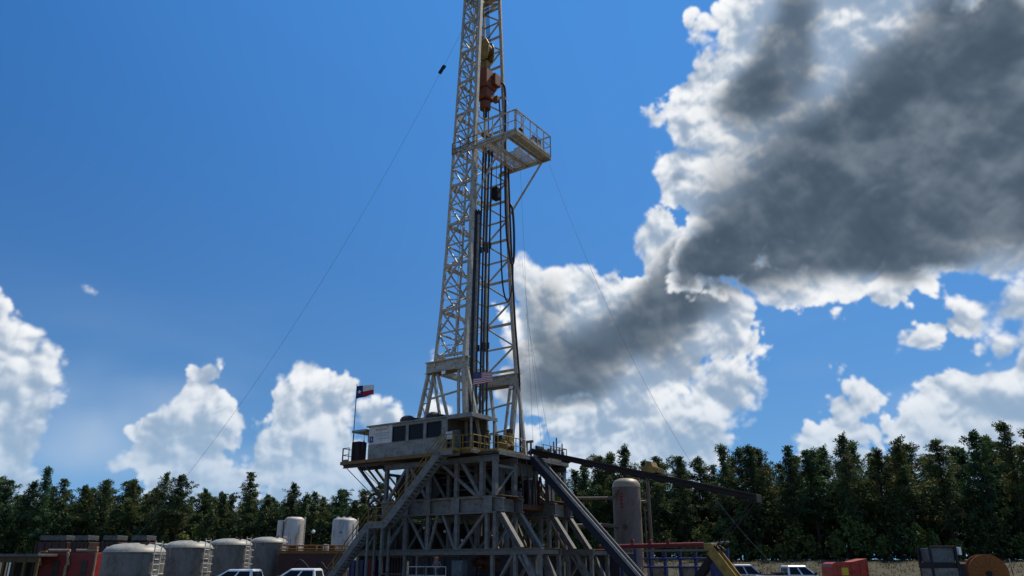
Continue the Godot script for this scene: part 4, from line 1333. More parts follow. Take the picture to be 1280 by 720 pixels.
# ------------------------------------------------------------------ hoisting gear and racked pipe
func build_hoisting() -> void:
	var o := rig_thing("travelling_block", "olive yellow travelling block hanging high inside the mast", "pulley block", V(0.1, 46.0, 0))
	for w in [-0.42, 0.42]:
		var st := new_st()
		prism(st, PackedVector2Array([Vector2(-0.55, -1.1), Vector2(0.55, -1.1), Vector2(0.75, -0.4), Vector2(0.75, 0.5), Vector2(0.45, 1.15), Vector2(-0.45, 1.15), Vector2(-0.75, 0.5), Vector2(-0.75, -0.4)]), V(0.1, 47.2, w - 0.04) - off, V(0.1, 47.2, w + 0.04) - off)
		part(o, "cheek_plate", st.commit(), M.yellow_paint)
	for k in 4:
		pipe(o, "sheave", V(0.1, 47.4, -0.33 + k * 0.19), V(0.1, 47.4, -0.23 + k * 0.19), 0.68, M.deck_yellow, 22)
	box(o, "hook_body", V(-0.3, 45.2, -0.3), V(0.5, 46.1, 0.3), M.yellow_paint)
	var l := rig_thing("drilling_line", "bundle of dark drilling line running up to the crown", "cable", V(0.1, 47.9, 0))
	for k in 8:
		pipe(l, "line", V(-0.35 + 0.9 * (k % 2), 47.6, -0.3 + 0.09 * k), V(-0.75 + 0.9 * (k % 2), 54.4, -0.3 + 0.09 * k), 0.03, M.black_steel, 5)
	var t := rig_thing("top_drive", "brown orange top drive machine hanging below the travelling block", "machine", V(0.2, 41.0, 0))
	box(t, "motor", V(-0.5, 43.0, -0.75), V(0.9, 44.9, 0.75), M.machine_orange, 0.12)
	box(t, "gear_case", V(-0.4, 41.9, -0.6), V(0.8, 42.98, 0.6), M.machine_orange, 0.1)
	pipe(t, "quill", V(0.2, 40.2, 0), V(0.2, 41.9, 0), 0.2, M.dark_steel, 14)
	pipe(t, "pipe_handler", V(0.2, 41.0, 0), V(0.2, 41.7, 0), 0.5, M.machine_orange, 18)
	for w in [-0.3, 0.3]:
		pipe(t, "bail", V(0.2, 44.9, w), V(0.2, 45.2, w), 0.08, M.yellow_paint, 8)
		pipe(t, "link", V(0.35, 38.4, w), V(0.35, 41.0, w), 0.06, M.yellow_paint, 8)
	box(t, "service_box", V(0.92, 43.4, -0.9), V(1.25, 44.6, -0.1), M.machine_orange)
	box(t, "guard", V(0.6, 41.9, -0.95), V(1.1, 42.5, -0.62), M.deck_yellow)
	box(t, "elevator", V(0.1, 38.0, -0.4), V(0.6, 38.45, 0.4), M.deck_yellow)
	var r := rig_thing("torque_rail", "pale steel torque rail hanging down the middle of the mast", "rail", V(-0.6, 12.5, 0.2))
	beam(r, "rail", V(-0.65, 12.5, 0.2), V(-0.65, 53.9, 0.2), 0.22, 0.34, M.mast_paint)
	for k in 9:
		box(r, "bracket", V(-0.8, 15.0 + k * 4.3, -0.05), V(-0.5, 15.3 + k * 4.3, 0.45), M.mast_paint)
	# stands of drill pipe racked from the floor to the racking board
	var rows := [[0.8, 1.0, 37.0], [1.15, 1.0, 36.7], [1.5, 1.05, 37.2], [0.8, 1.4, 36.6], [1.15, 1.45, 37.1], [1.5, 1.5, 36.9]]
	for q in rows:
		var p := rig_thing("drill_pipe", "dark stand of drill pipe racked upright in the mast", "pipe", V(q[0], 9.42, q[1]), "drill pipe stands racked in the mast")
		hose(p, "pipe", [V(q[0], 9.44, q[1]), V(q[0] + 0.02, 18.0, q[1] + 0.08 * sin(q[0] * 9.0 + q[1] * 5.0)), V(q[0] + 0.12, 28.0, q[1] - 0.04), V(q[0] + 0.25, q[2], q[1] - 0.12)], 0.075, M.pipe_steel, 8, 5)
		for k in 3:
			var t0 := 0.31 * (k + 1)
			var a: Vector3 = V(q[0], 9.44, q[1]).lerp(V(q[0] + 0.25, q[2], q[1] - 0.12), t0)
			pipe(p, "tool_joint", a, a + V(0, 0.5, 0), 0.1, M.dark_steel, 8)
	for k in 6:
		var u := 0.55 + 0.22 * (k % 3)
		var w := 1.95 + 0.22 * int(k / 3)
		var p := rig_thing("drill_collar", "thick grey drill collar racked beside the thinner pipe stands", "pipe", V(u, 9.42, w), "drill collars racked in the mast")
		pipe(p, "collar", V(u, 9.44, w), V(u + 0.2, 29.4, w - 0.15), 0.11, M.bright_steel if k % 2 else M.pipe_steel, 10)
		pipe(p, "lift_sub", V(u + 0.2, 29.4, w - 0.15), V(u + 0.2, 29.9, w - 0.15), 0.07, M.dark_steel, 8)
	var tb := rig_thing("pipe_tongs", "dark suspended tongs hanging beside the racked pipe", "tongs", V(1.6, 31.4, 0.2))
	box(tb, "jaw", V(1.3, 31.4, -0.1), V(2.0, 32.5, 0.5), M.black_steel, 0.1)
	pipe(tb, "hanger", V(1.65, 32.5, 0.2), V(1.65, 34.9, 0.2), 0.025, M.black_steel, 5)
	# mud hose from the top drive to the standpipe
	var h := rig_thing("mud_hose", "thick dark blue mud hose looping from the top drive down the mast", "hose", V(1.2, 26.0, -1.3))
	hose(h, "hose", [V(1.0, 44.0, -0.9), V(1.35, 43.9, -1.25), V(1.45, 42.5, -1.4), V(1.45, 38.0, -1.4), V(1.45, 33.0, -1.45), V(1.5, 29.0, -1.6), V(1.6, 27.0, -1.9), V(1.6, 26.3, -2.2), V(1.62, 26.6, -2.45), V(1.62, 28.2, -2.55), V(1.6, 30.2, -2.5), V(1.5, 31.6, -2.45), V(1.3, 32.1, -2.4)], 0.11, M.hose_rubber, 10)
	hose(h, "service_loop", [V(1.1, 42.2, -0.9), V(1.2, 38.0, -1.1), V(1.15, 30.0, -1.15), V(1.2, 24.5, -1.4), V(1.4, 22.8, -1.9), V(1.55, 24.5, -2.4), V(1.5, 27.0, -2.5)], 0.07, M.hose_rubber, 8)

# ------------------------------------------------------------------ V-door ramp and pipe conveyor
func build_pipe_handling() -> void:
	var o := rig_thing("v_door_ramp", "dark steel ramp with two bright rails from drill floor to ground", "ramp", V(10.0, 0, -0.2))
	var a := V(5.35, 9.35, 0)
	var b := V(14.35, 0.12, 0)
	var n := V(9.23, 9.0, 0).normalized()
	bar(o, "plate", a + V(0, 0, 0.22), b + V(0, 0, 0.22), rect(0.76, 0.14), M.navy_paint)
	for w in [-0.1, 0.54]:
		bar(o, "rail", a + n * 0.18 + V(0, 0, w), b + n * 0.18 + V(0, 0, w), rect(0.11, 0.2), M.bright_steel)
	bar(o, "trough", a + n * 0.11 + V(0, 0, 0.22), b + n * 0.11 + V(0, 0, 0.22), rect(0.5, 0.06), M.black_steel)
	bar(o, "side_beam", a - n * 0.16 + V(0, 0, 0.64), b - n * 0.16 + V(0, 0, 0.64), rect(0.08, 0.4), M.navy_paint)
	bar(o, "side_beam", a - n * 0.16 + V(0, 0, -0.2), b - n * 0.16 + V(0, 0, -0.2), rect(0.08, 0.4), M.navy_paint)
	for k in 7:
		var p := a.lerp(b, (k + 0.7) / 7.6)
		bar(o, "stiffener", p - n * 0.2 + V(0, 0, -0.15), p - n * 0.2 + V(0, 0, 0.59), rect(0.14, 0.2), M.navy_paint)
	var c := rig_thing("pipe_conveyor", "long black pipe conveyor trough raised from the yard to the drill floor", "conveyor", V(17.0, 0, -0.1))
	var p0 := V(5.1, 9.78, -0.1)
	var p1 := V(21.45, 5.72, -0.1)
	bar(c, "trough", p0, p1, rect(0.85, 0.28), M.black_steel)
	for w in [-0.42, 0.42]:
		bar(c, "side_rail", p0 + V(0, 0.21, w), p1 + V(0, 0.21, w), rect(0.09, 0.14), M.black_steel)
	for k in 9:
		var q := p0.lerp(p1, (k + 0.5) / 9.0)
		box(c, "clamp", q + V(-0.1, -0.24, -0.47), q + V(0.1, -0.14, 0.47), M.black_steel)
	box(c, "tail_plate", p1 + V(-0.12, -0.2, -0.46), p1 + V(0.05, 0.28, 0.46), M.black_steel)
	var st := new_st()
	prism(st, PackedVector2Array([Vector2(-0.6, 0), Vector2(0.55, 0), Vector2(0.62, 0.4), Vector2(0.3, 0.5), Vector2(0.22, 0.8), Vector2(-0.1, 0.74), Vector2(-0.22, 0.42), Vector2(-0.62, 0.3)]), V(14.55, 7.68, 0.35) - off, V(14.55, 7.68, -0.55) - off)
	part(c, "skate", st.commit(), M.yellow_paint)
	for w in [-0.5, 0.3]:
		pipe(c, "lift_arm", V(21.2, 5.6, w), V(18.6, 2.95, w), 0.04, M.black_steel, 8)
		bar(c, "lift_leg", V(18.75, 3.0, w), V(16.5, 0.25, w), rect(0.26, 0.34), M.black_steel)
		bar(c, "brace_leg", V(18.35, 2.8, w + 0.12), V(20.3, 0.2, w + 0.12), rect(0.16, 0.6), M.yellow_paint)
		bar(c, "brace_leg", V(18.0, 2.3, w - 0.14), V(19.5, 0.2, w - 0.14), rect(0.14, 0.34), M.blue_paint)
	box(c, "hinge_cap", V(17.95, 2.85, -0.66), V(18.45, 3.2, 0.46), M.yellow_paint)
	box(c, "head_frame", V(5.5, 9.96, -0.55), V(5.7, 10.2, 0.35), M.dark_steel)
	for k in 3:
		box(c, "roller_housing", V(6.0 + k * 0.6, 9.80 - k * 0.15, -0.66), V(6.16 + k * 0.6, 10.05 - k * 0.16, -0.5), M.machine_orange)
	for w in [-0.75, 0.55]:
		beam(c, "base_rail", V(14.6, 0.15, w), V(30.0, 0.15, w), 0.3, 0.3, M.blue_paint)
	for k in 8:
		beam(c, "base_tie", V(15.5 + k * 2.0, 0.16, -0.6), V(15.5 + k * 2.0, 0.16, 0.4), 0.2, 0.22, M.blue_paint)
	# hoses that hang in loops under the V-door side of the floor
	for k in 5:
		var w0 := 1.9 - k * 0.85
		var q := rig_thing("hanging_hose", "black hose looping down from the drill floor edge in the V-door gap", "hose", V(5.0, 5.0, w0), "hoses hanging in the V-door gap")
		hose(q, "hose", [V(5.15, 9.15, w0), V(5.3, 7.6, w0 - 0.1), V(5.2, 6.6 - 0.3 * (k % 3), w0 - 0.35), V(5.05, 7.0, w0 - 0.6), V(4.8, 8.1, w0 - 0.65)], 0.05, M.hose_rubber if k % 2 else M.rubber, 7)
	# pipe racks behind the ramp
	var r := rig_thing("pipe_rack", "blue pipe rack with a red top beam beyond the ramp", "rack", V(12.0, 0, -5.5))
	pipe(r, "top_beam", V(7.4, 3.2, -5.5), V(15.6, 3.28, -5.5), 0.16, M.red_paint, 12)
	pipe(r, "tail_pipe", V(15.6, 3.28, -5.5), V(17.4, 3.42, -5.5), 0.07, M.grey_paint, 8)
	for k in 3:
		pipe(r, "rail", V(11.0, 2.9 - k * 0.55, -5.3), V(17.2, 2.9 - k * 0.55, -5.3), 0.07, M.blue_paint if k else M.grey_paint, 8)
	for k in 9:
		var u := 8.0 + k * 1.15
		beam(r, "post", V(u, 0, -5.5), V(u, 3.0, -5.5), 0.2, 0.2, M.blue_paint)
	beam(r, "sill", V(7.6, 0.9, -5.5), V(17.4, 0.9, -5.5), 0.26, 0.26, M.blue_paint)
	for k in 4:
		box(r, "panel", V(9.3 + k * 2.1, 1.1, -5.75), V(10.6 + k * 2.1, 1.75, -5.7), M.cream_paint)
	for k in 3:
		box(r, "valve", V(10.0 + k * 1.4, 3.44, -5.6), V(10.22 + k * 1.4, 3.68, -5.4), M.red_paint)

# ------------------------------------------------------------------ flags
func flag(called: String, label: String, at: Vector3, pole_foot: float, size: Vector2, droop: float, image: ImageTexture) -> void:
	var o := rig_thing(called, label, "flag", V(at.x, pole_foot, at.z))
	pipe(o, "pole", V(at.x, pole_foot, at.z), at + V(0, 0.15, 0), 0.035, M.dark_steel, 8)
	var st := new_st()
	var nx := 18
	var ny := 8
	var f := func(i: int, j: int) -> Vector3:
		var s := float(i) / nx
		var t := float(j) / ny
		var wave := sin(s * 7.5 + t * 0.8) * 0.16 * s + sin(s * 15.0 - t) * 0.05 * s
		return at - off + V(s * size.x * 0.96, -t * size.y * (1.0 - 0.28 * s) - droop * s * s - 0.10 * s * sin(s * 6.0), wave + 0.25 * s)
	for i in nx:
		for j in ny:
			var a: Vector3 = f.call(i, j)
			var b: Vector3 = f.call(i + 1, j)
			var c: Vector3 = f.call(i + 1, j + 1)
			var d: Vector3 = f.call(i, j + 1)
			for k in [[a, i, j], [b, i + 1, j], [c, i + 1, j + 1], [a, i, j], [c, i + 1, j + 1], [d, i, j + 1]]:
				st.set_uv(Vector2(float(k[1]) / nx, float(k[2]) / ny))
				st.set_smooth_group(1)
				st.add_vertex(k[0])
	st.generate_normals()
	var m := StandardMaterial3D.new()
	m.albedo_texture = image
	m.roughness = 0.9
	m.cull_mode = BaseMaterial3D.CULL_DISABLED
	part(o, "cloth", st.commit(), m)

func star(im: Image, at: Vector2, r: float, c: Color) -> void:
	var pts := PackedVector2Array()
	for k in 10:
		pts.append(at + Vector2.from_angle(-PI / 2 + TAU * k / 10.0) * (r if k % 2 == 0 else r * 0.4))
	for y in range(int(at.y - r), int(at.y + r) + 1):
		for x in range(int(at.x - r), int(at.x + r) + 1):
			if Geometry2D.is_point_in_polygon(Vector2(x, y), pts):
				im.set_pixel(clampi(x, 0, im.get_width() - 1), clampi(y, 0, im.get_height() - 1), c)

func build_flags() -> void:
	var blue := lin(0.012, 0.022, 0.12)
	var red := lin(0.34, 0.015, 0.025)
	var white := lin(0.72, 0.70, 0.68)
	var a := Image.create_empty(192, 128, false, Image.FORMAT_RGB8)
	a.fill(white)
	a.fill_rect(Rect2i(0, 64, 192, 64), red)
	a.fill_rect(Rect2i(0, 0, 64, 128), blue)
	star(a, Vector2(32, 64), 24.0, white)
	flag("state_flag", "flag with blue band, white star and white and red halves flying over the doghouse porch", V(-8.5, 15.55, 5.2), 11.95, Vector2(2.5, 1.05), 0.35, ImageTexture.create_from_image(a))
	var b := Image.create_empty(208, 130, false, Image.FORMAT_RGB8)
	for k in 13:
		b.fill_rect(Rect2i(0, k * 10, 208, 10), red if k % 2 == 0 else white)
	b.fill_rect(Rect2i(0, 0, 84, 70), blue)
	for j in 9:
		for i in (6 if j % 2 == 0 else 5):
			star(b, Vector2(7 + i * 14 + (0 if j % 2 == 0 else 7), 7 + j * 7), 3.0, white)
	flag("striped_flag", "flag with stars and red and white stripes flying in front of the mast foot", V(2.75, 15.3, 4.4), 12.14, Vector2(2.2, 1.0), 0.45, ImageTexture.create_from_image(b))

# ------------------------------------------------------------------ tanks and vessels
# the ground point at a distance straight ahead, below a column of the photograph
func spot(px: float, far: float) -> Vector3:
	var x := (px - 640.0) / FOCAL * (far * cos(pitch) + 0.5 * sin(pitch))
	return Vector3(x, 0, -far)

func ladder(parent: Node, a: Vector3, b: Vector3, across: Vector3, mat: Material) -> void:
	for s in [-1, 1]:
		pipe(parent, "ladder_rail", a + across * s, b + across * s, 0.035, mat, 6)
	var st := new_st()
	var n := int(a.distance_to(b) / 0.3)
	for k in n:
		var p := a.lerp(b, (k + 0.5) / n) - off
		prism(st, ring(0.022, 5), p - across, p + across)
	part(parent, "rungs", st.commit(), mat)

func build_tanks() -> void:
	var where := [[168.0, 50.0, 3.22, "nearest the red pump units"], [234.0, 62.0, 3.70, "next but one from the red pump units"], [287.0, 70.0, 4.08, "second from the white silo"], [334.0, 78.0, 4.46, "beside the white silo"]]
	for q in where:
		var p := spot(q[0], q[1])
		var r := 1.76
		var h: float = q[2]
		var o := thing("storage_tank", "pale domed storage tank with a side ladder, %s" % q[3], "tank", p, 0.0, "row of domed storage tanks")
		lathe(o, "shell", Vector3.ZERO, [Vector2(0, 0.02), Vector2(r, 0.02), Vector2(r, h - 0.62), Vector2(r + 0.05, h - 0.6), Vector2(r + 0.05, h - 0.54), Vector2(r, h - 0.52)], M.tank_shell_shaded, 40)
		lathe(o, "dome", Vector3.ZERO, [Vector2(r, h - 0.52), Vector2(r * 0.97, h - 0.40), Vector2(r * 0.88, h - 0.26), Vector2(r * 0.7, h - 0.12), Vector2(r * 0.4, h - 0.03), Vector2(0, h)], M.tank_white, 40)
		lathe(o, "hatch", Vector3(0.75, h - 0.16, 0.5), [Vector2(0.26, 0), Vector2(0.26, 0.14), Vector2(0, 0.16)], M.dark_steel, 14)
		pipe(o, "vent", Vector3(0.9, h - 0.3, 0.7), Vector3(1.1, h + 0.12, 0.7), 0.06, M.dark_steel, 8)
		for k in 3:
			lathe(o, "hoop", Vector3(0, 0.5 + k * 0.9, 0), [Vector2(r + 0.002, -0.03), Vector2(r + 0.025, -0.03), Vector2(r + 0.025, 0.03), Vector2(r + 0.002, 0.03)], M.tank_shell_shaded, 40)
		# ladder on the sunny side, with cage hoops
		var dir := Vector3(0.90, 0, 0.43).normalized()
		var acr := Vector3(-dir.z, 0, dir.x) * 0.24
		ladder(o, dir * (r + 0.2), dir * (r + 0.2) + Vector3.UP * (h + 0.1), acr, M.white_paint)
		for k in 5:
			var loop := []
			for j in 11:
				var a := PI * j / 10.0
				loop.append(dir * (r + 0.2) + Vector3.UP * (0.9 + k * 0.55) + acr * 1.4 * cos(a) + dir * 0.55 * sin(a))
			hose(o, "cage_hoop", loop, 0.03, M.white_paint, 6, 1)
		# walkway hoop rail behind the dome
		var arc := []
		for j in 13:
			var a := PI * (1.05 + 0.9 * j / 12.0)
			arc.append(Vector3(cos(a) * (r + 0.25), h - 0.25, sin(a) * (r + 0.25)))
		hose(o, "guard_rail", arc, 0.04, M.grey_paint, 6, 1)
		for j in 4:
			pipe(o, "rail_post", arc[j * 4] - Vector3.UP * 0.55, arc[j * 4], 0.035, M.grey_paint, 6)
	# white silos
	var silo := [[364.0, 88.0, 6.85, 1.05, "white rust streaked silo behind the domed tanks"], [428.0, 88.0, 6.75, 1.32, "plain white silo next to the rig stairs"]]
	for q in silo:
		var p := spot(q[0], q[1])
		var r: float = q[3]
		var h: float = q[2]
		var o := thing("silo", q[4], "silo", p)
		lathe(o, "shell", Vector3(0, 0, 0), [Vector2(0, 0.9), Vector2(r, 1.4), Vector2(r, h - 0.35), Vector2(r * 0.93, h - 0.18), Vector2(r * 0.7, h - 0.04), Vector2(0, h)], M.silo_white if r < 1.2 else M.silo_plain, 36)
		for k in 4:
			var a := TAU * (k + 0.5) / 4.0
			beam(o, "leg", Vector3(cos(a) * r * 0.9, 0, sin(a) * r * 0.9), Vector3(cos(a) * r * 0.9, 1.6, sin(a) * r * 0.9), 0.16, 0.16, M.grey_paint)
		if r < 1.2:
			pipe(o, "side_column", Vector3(-1.45, 0.0, -0.2), Vector3(-1.45, h - 0.35, -0.2), 0.42, M.silo_white, 18)
			pipe(o, "link", Vector3(-1.45, h - 0.6, -0.2), Vector3(-0.6, h - 0.6, -0.1), 0.1, M.rust_brown, 8)
			pipe(o, "fill_pipe", Vector3(-0.98, 1.0, 0.6), Vector3(-0.98, h - 0.5, 0.6), 0.06, M.rust_brown, 8)
		else:
			pipe(o, "man_way", Vector3(-0.1, h - 1.55, r - 0.05), Vector3(-0.1, h - 1.55, r + 0.05), 0.12, M.grey_paint, 14)
			for k in 3:
				lathe(o, "roof_cap", Vector3(-0.7 + k * 0.65, h - 0.16, 0.4), [Vector2(0.2, 0), Vector2(0.2, 0.2), Vector2(0, 0.25)], M.white_paint, 12)
		ladder(o, Vector3(r + 0.14, 0.2, 0.2), Vector3(r + 0.14, h, 0.2), Vector3(0, 0, 0.2), M.white_paint)
	# tan gas separator beyond the ramp
	var s := thing("separator_vessel", "tall tan vertical separator vessel with red lettering beyond the ramp", "vessel", spot(787, 72))
	lathe(s, "shell", Vector3.ZERO, [Vector2(0, 0.0), Vector2(1.3, 0.0), Vector2(1.25, 0.4), Vector2(1.25, 8.55), Vector2(1.2, 8.85), Vector2(1.0, 9.12), Vector2(0.6, 9.27), Vector2(0, 9.3)], M.tan_paint, 40)
	lathe(s, "head", Vector3.ZERO, [Vector2(1.262, 8.5), Vector2(1.262, 8.57), Vector2(1.21, 8.87), Vector2(1.01, 9.14), Vector2(0.6, 9.29), Vector2(0, 9.32)], M.cream_paint, 40)
	hose(s, "inlet_pipe", [Vector3(-4.9, 7.55, 0.2), Vector3(-1.7, 7.55, 0.6), Vector3(-1.25, 7.7, 0.8), Vector3(-1.05, 8.15, 0.9), Vector3(-0.8, 8.35, 0.9), Vector3(-0.5, 8.3, 0.8)], 0.14, M.tan_paint, 10)
	hose(s, "inlet_pipe", [Vector3(-4.6, 5.2, 0.3), Vector3(-2.2, 5.25, 0.5), Vector3(-1.4, 5.15, 0.7), Vector3(-0.9, 5.1, 0.7)], 0.17, M.tan_paint, 10)
	pipe(s, "vent_line", Vector3(2.05, 0.0, 0), Vector3(1.95, 9.1, 0), 0.15, M.tan_paint, 12)
	pipe(s, "vent_link", Vector3(1.1, 7.3, 0.1), Vector3(1.95, 7.3, 0), 0.1, M.tan_paint, 8)
	pipe(s, "support_pipe", Vector3(1.5, 0.0, 0.4), Vector3(1.5, 6.9, 0.4), 0.06, M.tan_paint, 8)
	var face := atan2(787.0 - 640.0, FOCAL)
	for k in 5:
		# the lettering is too small to read in the photograph: upright red marks
		var a := -0.38 - face
		var d := Vector3(sin(a), 0, cos(a))
		var c := d * 1.262 + Vector3.UP * (6.75 + k * 0.29)
		var x := Vector3(cos(a), 0, -sin(a))
		bar(s, "letter_mark", c - x * 0.13, c + x * 0.13, rect(0.012, 0.2 if k % 2 else 0.16, 0.002), M.red_paint)
	pipe(s, "man_way", Vector3(-0.42, 5.1, 1.1), Vector3(-0.44, 5.1, 1.3), 0.2, M.dark_steel, 16)

# ------------------------------------------------------------------ yard
func build_yard() -> void:
	# mud tanks far behind on the left
	for k in 4:
		var px: float = [69.0, 104.0, 140.0, 176.0][k]
		var p := spot(px, 84.0)
		var o := thing("mud_tank", ["dark maroon mud tank, the end one farthest from the silos", "dark maroon mud tank, second from the far end of its row", "dark maroon mud tank, third from the far end of its row", "dark maroon mud tank at the end of its row nearest the silos"][k], "tank", p, 0.0, "row of maroon mud tanks")
		var w: float = [1.6, 0.95, 1.0, 1.05][k]
		box(o, "body", Vector3(-w, 0.3, -1.2), Vector3(w, 4.1, 1.2), M.maroon_paint)
		for j in 5:
			box(o, "rib", Vector3(-w + 0.1 + j * (2.0 * w - 0.3) / 4.0, 0.4, 1.202), Vector3(-w + 0.2 + j * (2.0 * w - 0.3) / 4.0, 4.0, 1.28), M.maroon_paint)
		box(o, "top_shade", Vector3(-w + 0.3, 4.3, -1.1), Vector3(w - 0.25, 4.75, 1.1), M.roof_metal)
		for j in 2:
			beam(o, "roof_post", Vector3((2 * j - 1) * (w - 0.3), 4.1, 0.9), Vector3((2 * j - 1) * (w - 0.3), 4.3, 0.9), 0.1, 0.1, M.black_steel)
		box(o, "skid", Vector3(-w - 0.1, 0, -1.2), Vector3(w + 0.1, 0.3, 1.2), M.black_steel)
	# red pump units
	for k in 2:
		var p := spot([80.0, 114.0][k], 56.0)
		var o := thing("pump_unit", ["dark red pump unit with cream corner posts next to the olive cabin", "dark red pump unit with a cream top pipe next to the first domed tank"][k], "machine", p, 0.0, "red pump units")
		box(o, "skid", Vector3(-1.0, 0, -1.3), Vector3(0.95, 0.25, 1.3), M.black_steel)
		box(o, "body", Vector3(-0.95, 0.25, -1.2), Vector3(0.9, 2.72, 1.1), M.red_paint)
		box(o, "hatch", Vector3(0.0, 0.9, 1.102), Vector3(0.4, 2.2, 1.15), M.dark_steel)
		pipe(o, "top_pipe", Vector3(-0.6, 2.86, 0.9), Vector3(0.85, 2.86, 0.9), 0.1, M.cream_paint, 10)
		beam(o, "corner_post", Vector3(-1.02, 2.75, 1.18), Vector3(-0.78, 1.9, 1.22), 0.12, 0.12, M.cream_paint)
		beam(o, "corner_post", Vector3(-0.99, 0.2, 1.2), Vector3(-0.99, 1.9, 1.2), 0.1, 0.1, M.cream_paint)
		beam(o, "corner_post", Vector3(0.94, 0.2, 1.2), Vector3(0.94, 2.7, 1.2), 0.1, 0.1, M.cream_paint)
		if k == 1:
			box(o, "lifting_lug", Vector3(0.2, 2.98, 0.7), Vector3(0.8, 3.1, 1.0), M.yellow_paint)
		else:
			box(o, "lifting_lug", Vector3(-1.0, 2.74, 0.9), Vector3(-0.6, 2.84, 1.2), M.yellow_paint)
	# olive cabin with a metal roof at the left edge
	var c := thing("equipment_cabin", "olive equipment cabin with dark openings and a pale metal roof", "cabin", spot(32, 54))
	box(c, "floor", Vector3(-1.65, 0.3, -1.2), Vector3(1.6, 0.5, 1.2), M.black_steel)
	for u in [-1.6, -0.62, 0.02, 0.72, 1.5]:
		beam(c, "post", Vector3(u, 0.5, 1.1), Vector3(u, 2.45, 1.1), 0.22, 0.16, M.olive_paint)
		beam(c, "post", Vector3(u, 0.5, -1.1), Vector3(u, 2.45, -1.1), 0.2, 0.16, M.olive_paint)
	box(c, "back_panel", Vector3(-1.6, 0.5, -1.16), Vector3(1.5, 2.45, -1.12), M.black_steel)
	box(c, "waist_panel", Vector3(-1.6, 0.5, 1.12), Vector3(1.5, 0.95, 1.16), M.olive_paint)
	box(c, "lintel", Vector3(-1.7, 2.1, 1.0), Vector3(1.6, 2.45, 1.18), M.olive_paint)
	box(c, "roof", Vector3(-1.75, 2.452, -1.4), Vector3(1.65, 2.62, 1.4), M.roof_metal)
	pipe(c, "exhaust", Vector3(-0.1, 0.9, 1.3), Vector3(-0.1, 2.1, 1.3), 0.07, M.chrome, 10)
	for u in [-1.1, 1.0]:
		pipe(c, "wheel", Vector3(u, 0.4, 1.0), Vector3(u, 0.4, 1.25), 0.4, M.rubber, 20)
		pipe(c, "wheel", Vector3(u, 0.4, -1.25), Vector3(u, 0.4, -1.0), 0.4, M.rubber, 20)
	# mixing tank with yellow rails between the domed tanks and the stairs
	var m := thing("mixing_tank", "rusty mixing tank with yellow rails behind the rig stairs", "tank", spot(396, 76))
	box(m, "body", Vector3(-3.2, 0.2, -1.2), Vector3(2.6, 2.9, 1.2), M.maroon_paint)
	box(m, "deck", Vector3(-3.3, 2.9, -1.3), Vector3(2.7, 3.0, 1.3), M.deck_yellow)
	railing(m, Vector3(-3.2, 3.0, 1.2), Vector3(2.6, 3.0, 1.2), 0.6, M.deck_yellow, 0.8, 0.04)
	railing(m, Vector3(-3.2, 3.0, -1.2), Vector3(2.6, 3.0, -1.2), 0.6, M.deck_yellow, 0.8, 0.04)
	for k in 3:
		box(m, "motor", Vector3(-2.6 + k * 1.8, 3.0, -0.4), Vector3(-1.9 + k * 1.8, 3.6, 0.4), M.rust_brown)
	lathe(m, "drum", Vector3(0.9, 3.0, 0.6), [Vector2(0, 0), Vector2(0.28, 0), Vector2(0.28, 0.7), Vector2(0, 0.72)], M.white_paint, 14)
	var hb := thing("hose_manifold", "blue manifold with pale hoses in front of the mixing tank", "machine", spot(392, 66))
	box(hb, "frame", Vector3(-2.0, 0, -0.5), Vector3(1.6, 0.3, 0.5), M.black_steel)
	for k in 4:
		pipe(hb, "valve_body", Vector3(-1.6 + k * 0.9, 0.3, 0), Vector3(-1.6 + k * 0.9, 1.7, 0), 0.22, M.blue_paint, 14)
	hose(hb, "hose", [Vector3(-1.6, 1.7, 0), Vector3(-1.0, 2.3, 0.2), Vector3(-0.2, 1.6, 0.3), Vector3(0.3, 0.9, 0.4)], 0.07, M.navy_paint, 8)
	hose(hb, "hose", [Vector3(0.2, 1.7, 0), Vector3(0.7, 2.1, 0.2), Vector3(1.2, 1.6, 0.3), Vector3(1.7, 1.8, 0.2)], 0.07, M.navy_paint, 8)
	var lp := thing("lamp_post", "thin lamp post with a round white globe behind the silos", "lamp post", spot(387, 82))
	pipe(lp, "post", Vector3(0, 0, 0), Vector3(0, 4.9, 0), 0.05, M.rust_brown, 8)
	lathe(lp, "globe", Vector3(0.15, 4.9, 0), [Vector2(0, 0), Vector2(0.14, 0.05), Vector2(0.2, 0.18), Vector2(0.14, 0.32), Vector2(0, 0.37)], M.lamp_glass, 14)
	# right side of the yard
	var b := thing("red_skip", "bright red steel box with a yellow square placard near the white pickup", "container", spot(1054, 68))
	var st := new_st()
	prism(st, PackedVector2Array([Vector2(-1.5, 0.15), Vector2(1.5, 0.15), Vector2(1.5, 2.15), Vector2(-1.1, 2.15), Vector2(-1.38, 2.02), Vector2(-1.5, 1.75)]), Vector3(0, 0, -1.1), Vector3(0, 0, 1.1))
	part(b, "body", st.commit(), M.bright_red)
	for u in [-1.0, 0.1, 0.8, 1.35]:
		box(b, "rib", Vector3(u, 0.2, 1.102), Vector3(u + 0.1, 2.1, 1.16), M.bright_red)
	box(b, "placard", Vector3(-0.72, 1.15, 1.102), Vector3(-0.18, 1.72, 1.13), M.sign_yellow)
	st = new_st()
	prism(st, PackedVector2Array([Vector2(0.2, 2.152), Vector2(1.5, 2.152), Vector2(1.5, 2.42), Vector2(1.2, 2.36)]), Vector3(0, 0, -1.0), Vector3(0, 0, 1.0))
	part(b, "lid", st.commit(), M.bright_red)
	box(b, "skid", Vector3(-1.4, 0, -1.0), Vector3(1.4, 0.148, 1.0), M.black_steel)
	pipe(b, "vent", Vector3(-0.1, 2.16, 0.3), Vector3(-0.1, 2.5, 0.3), 0.09, M.black_steel, 8)
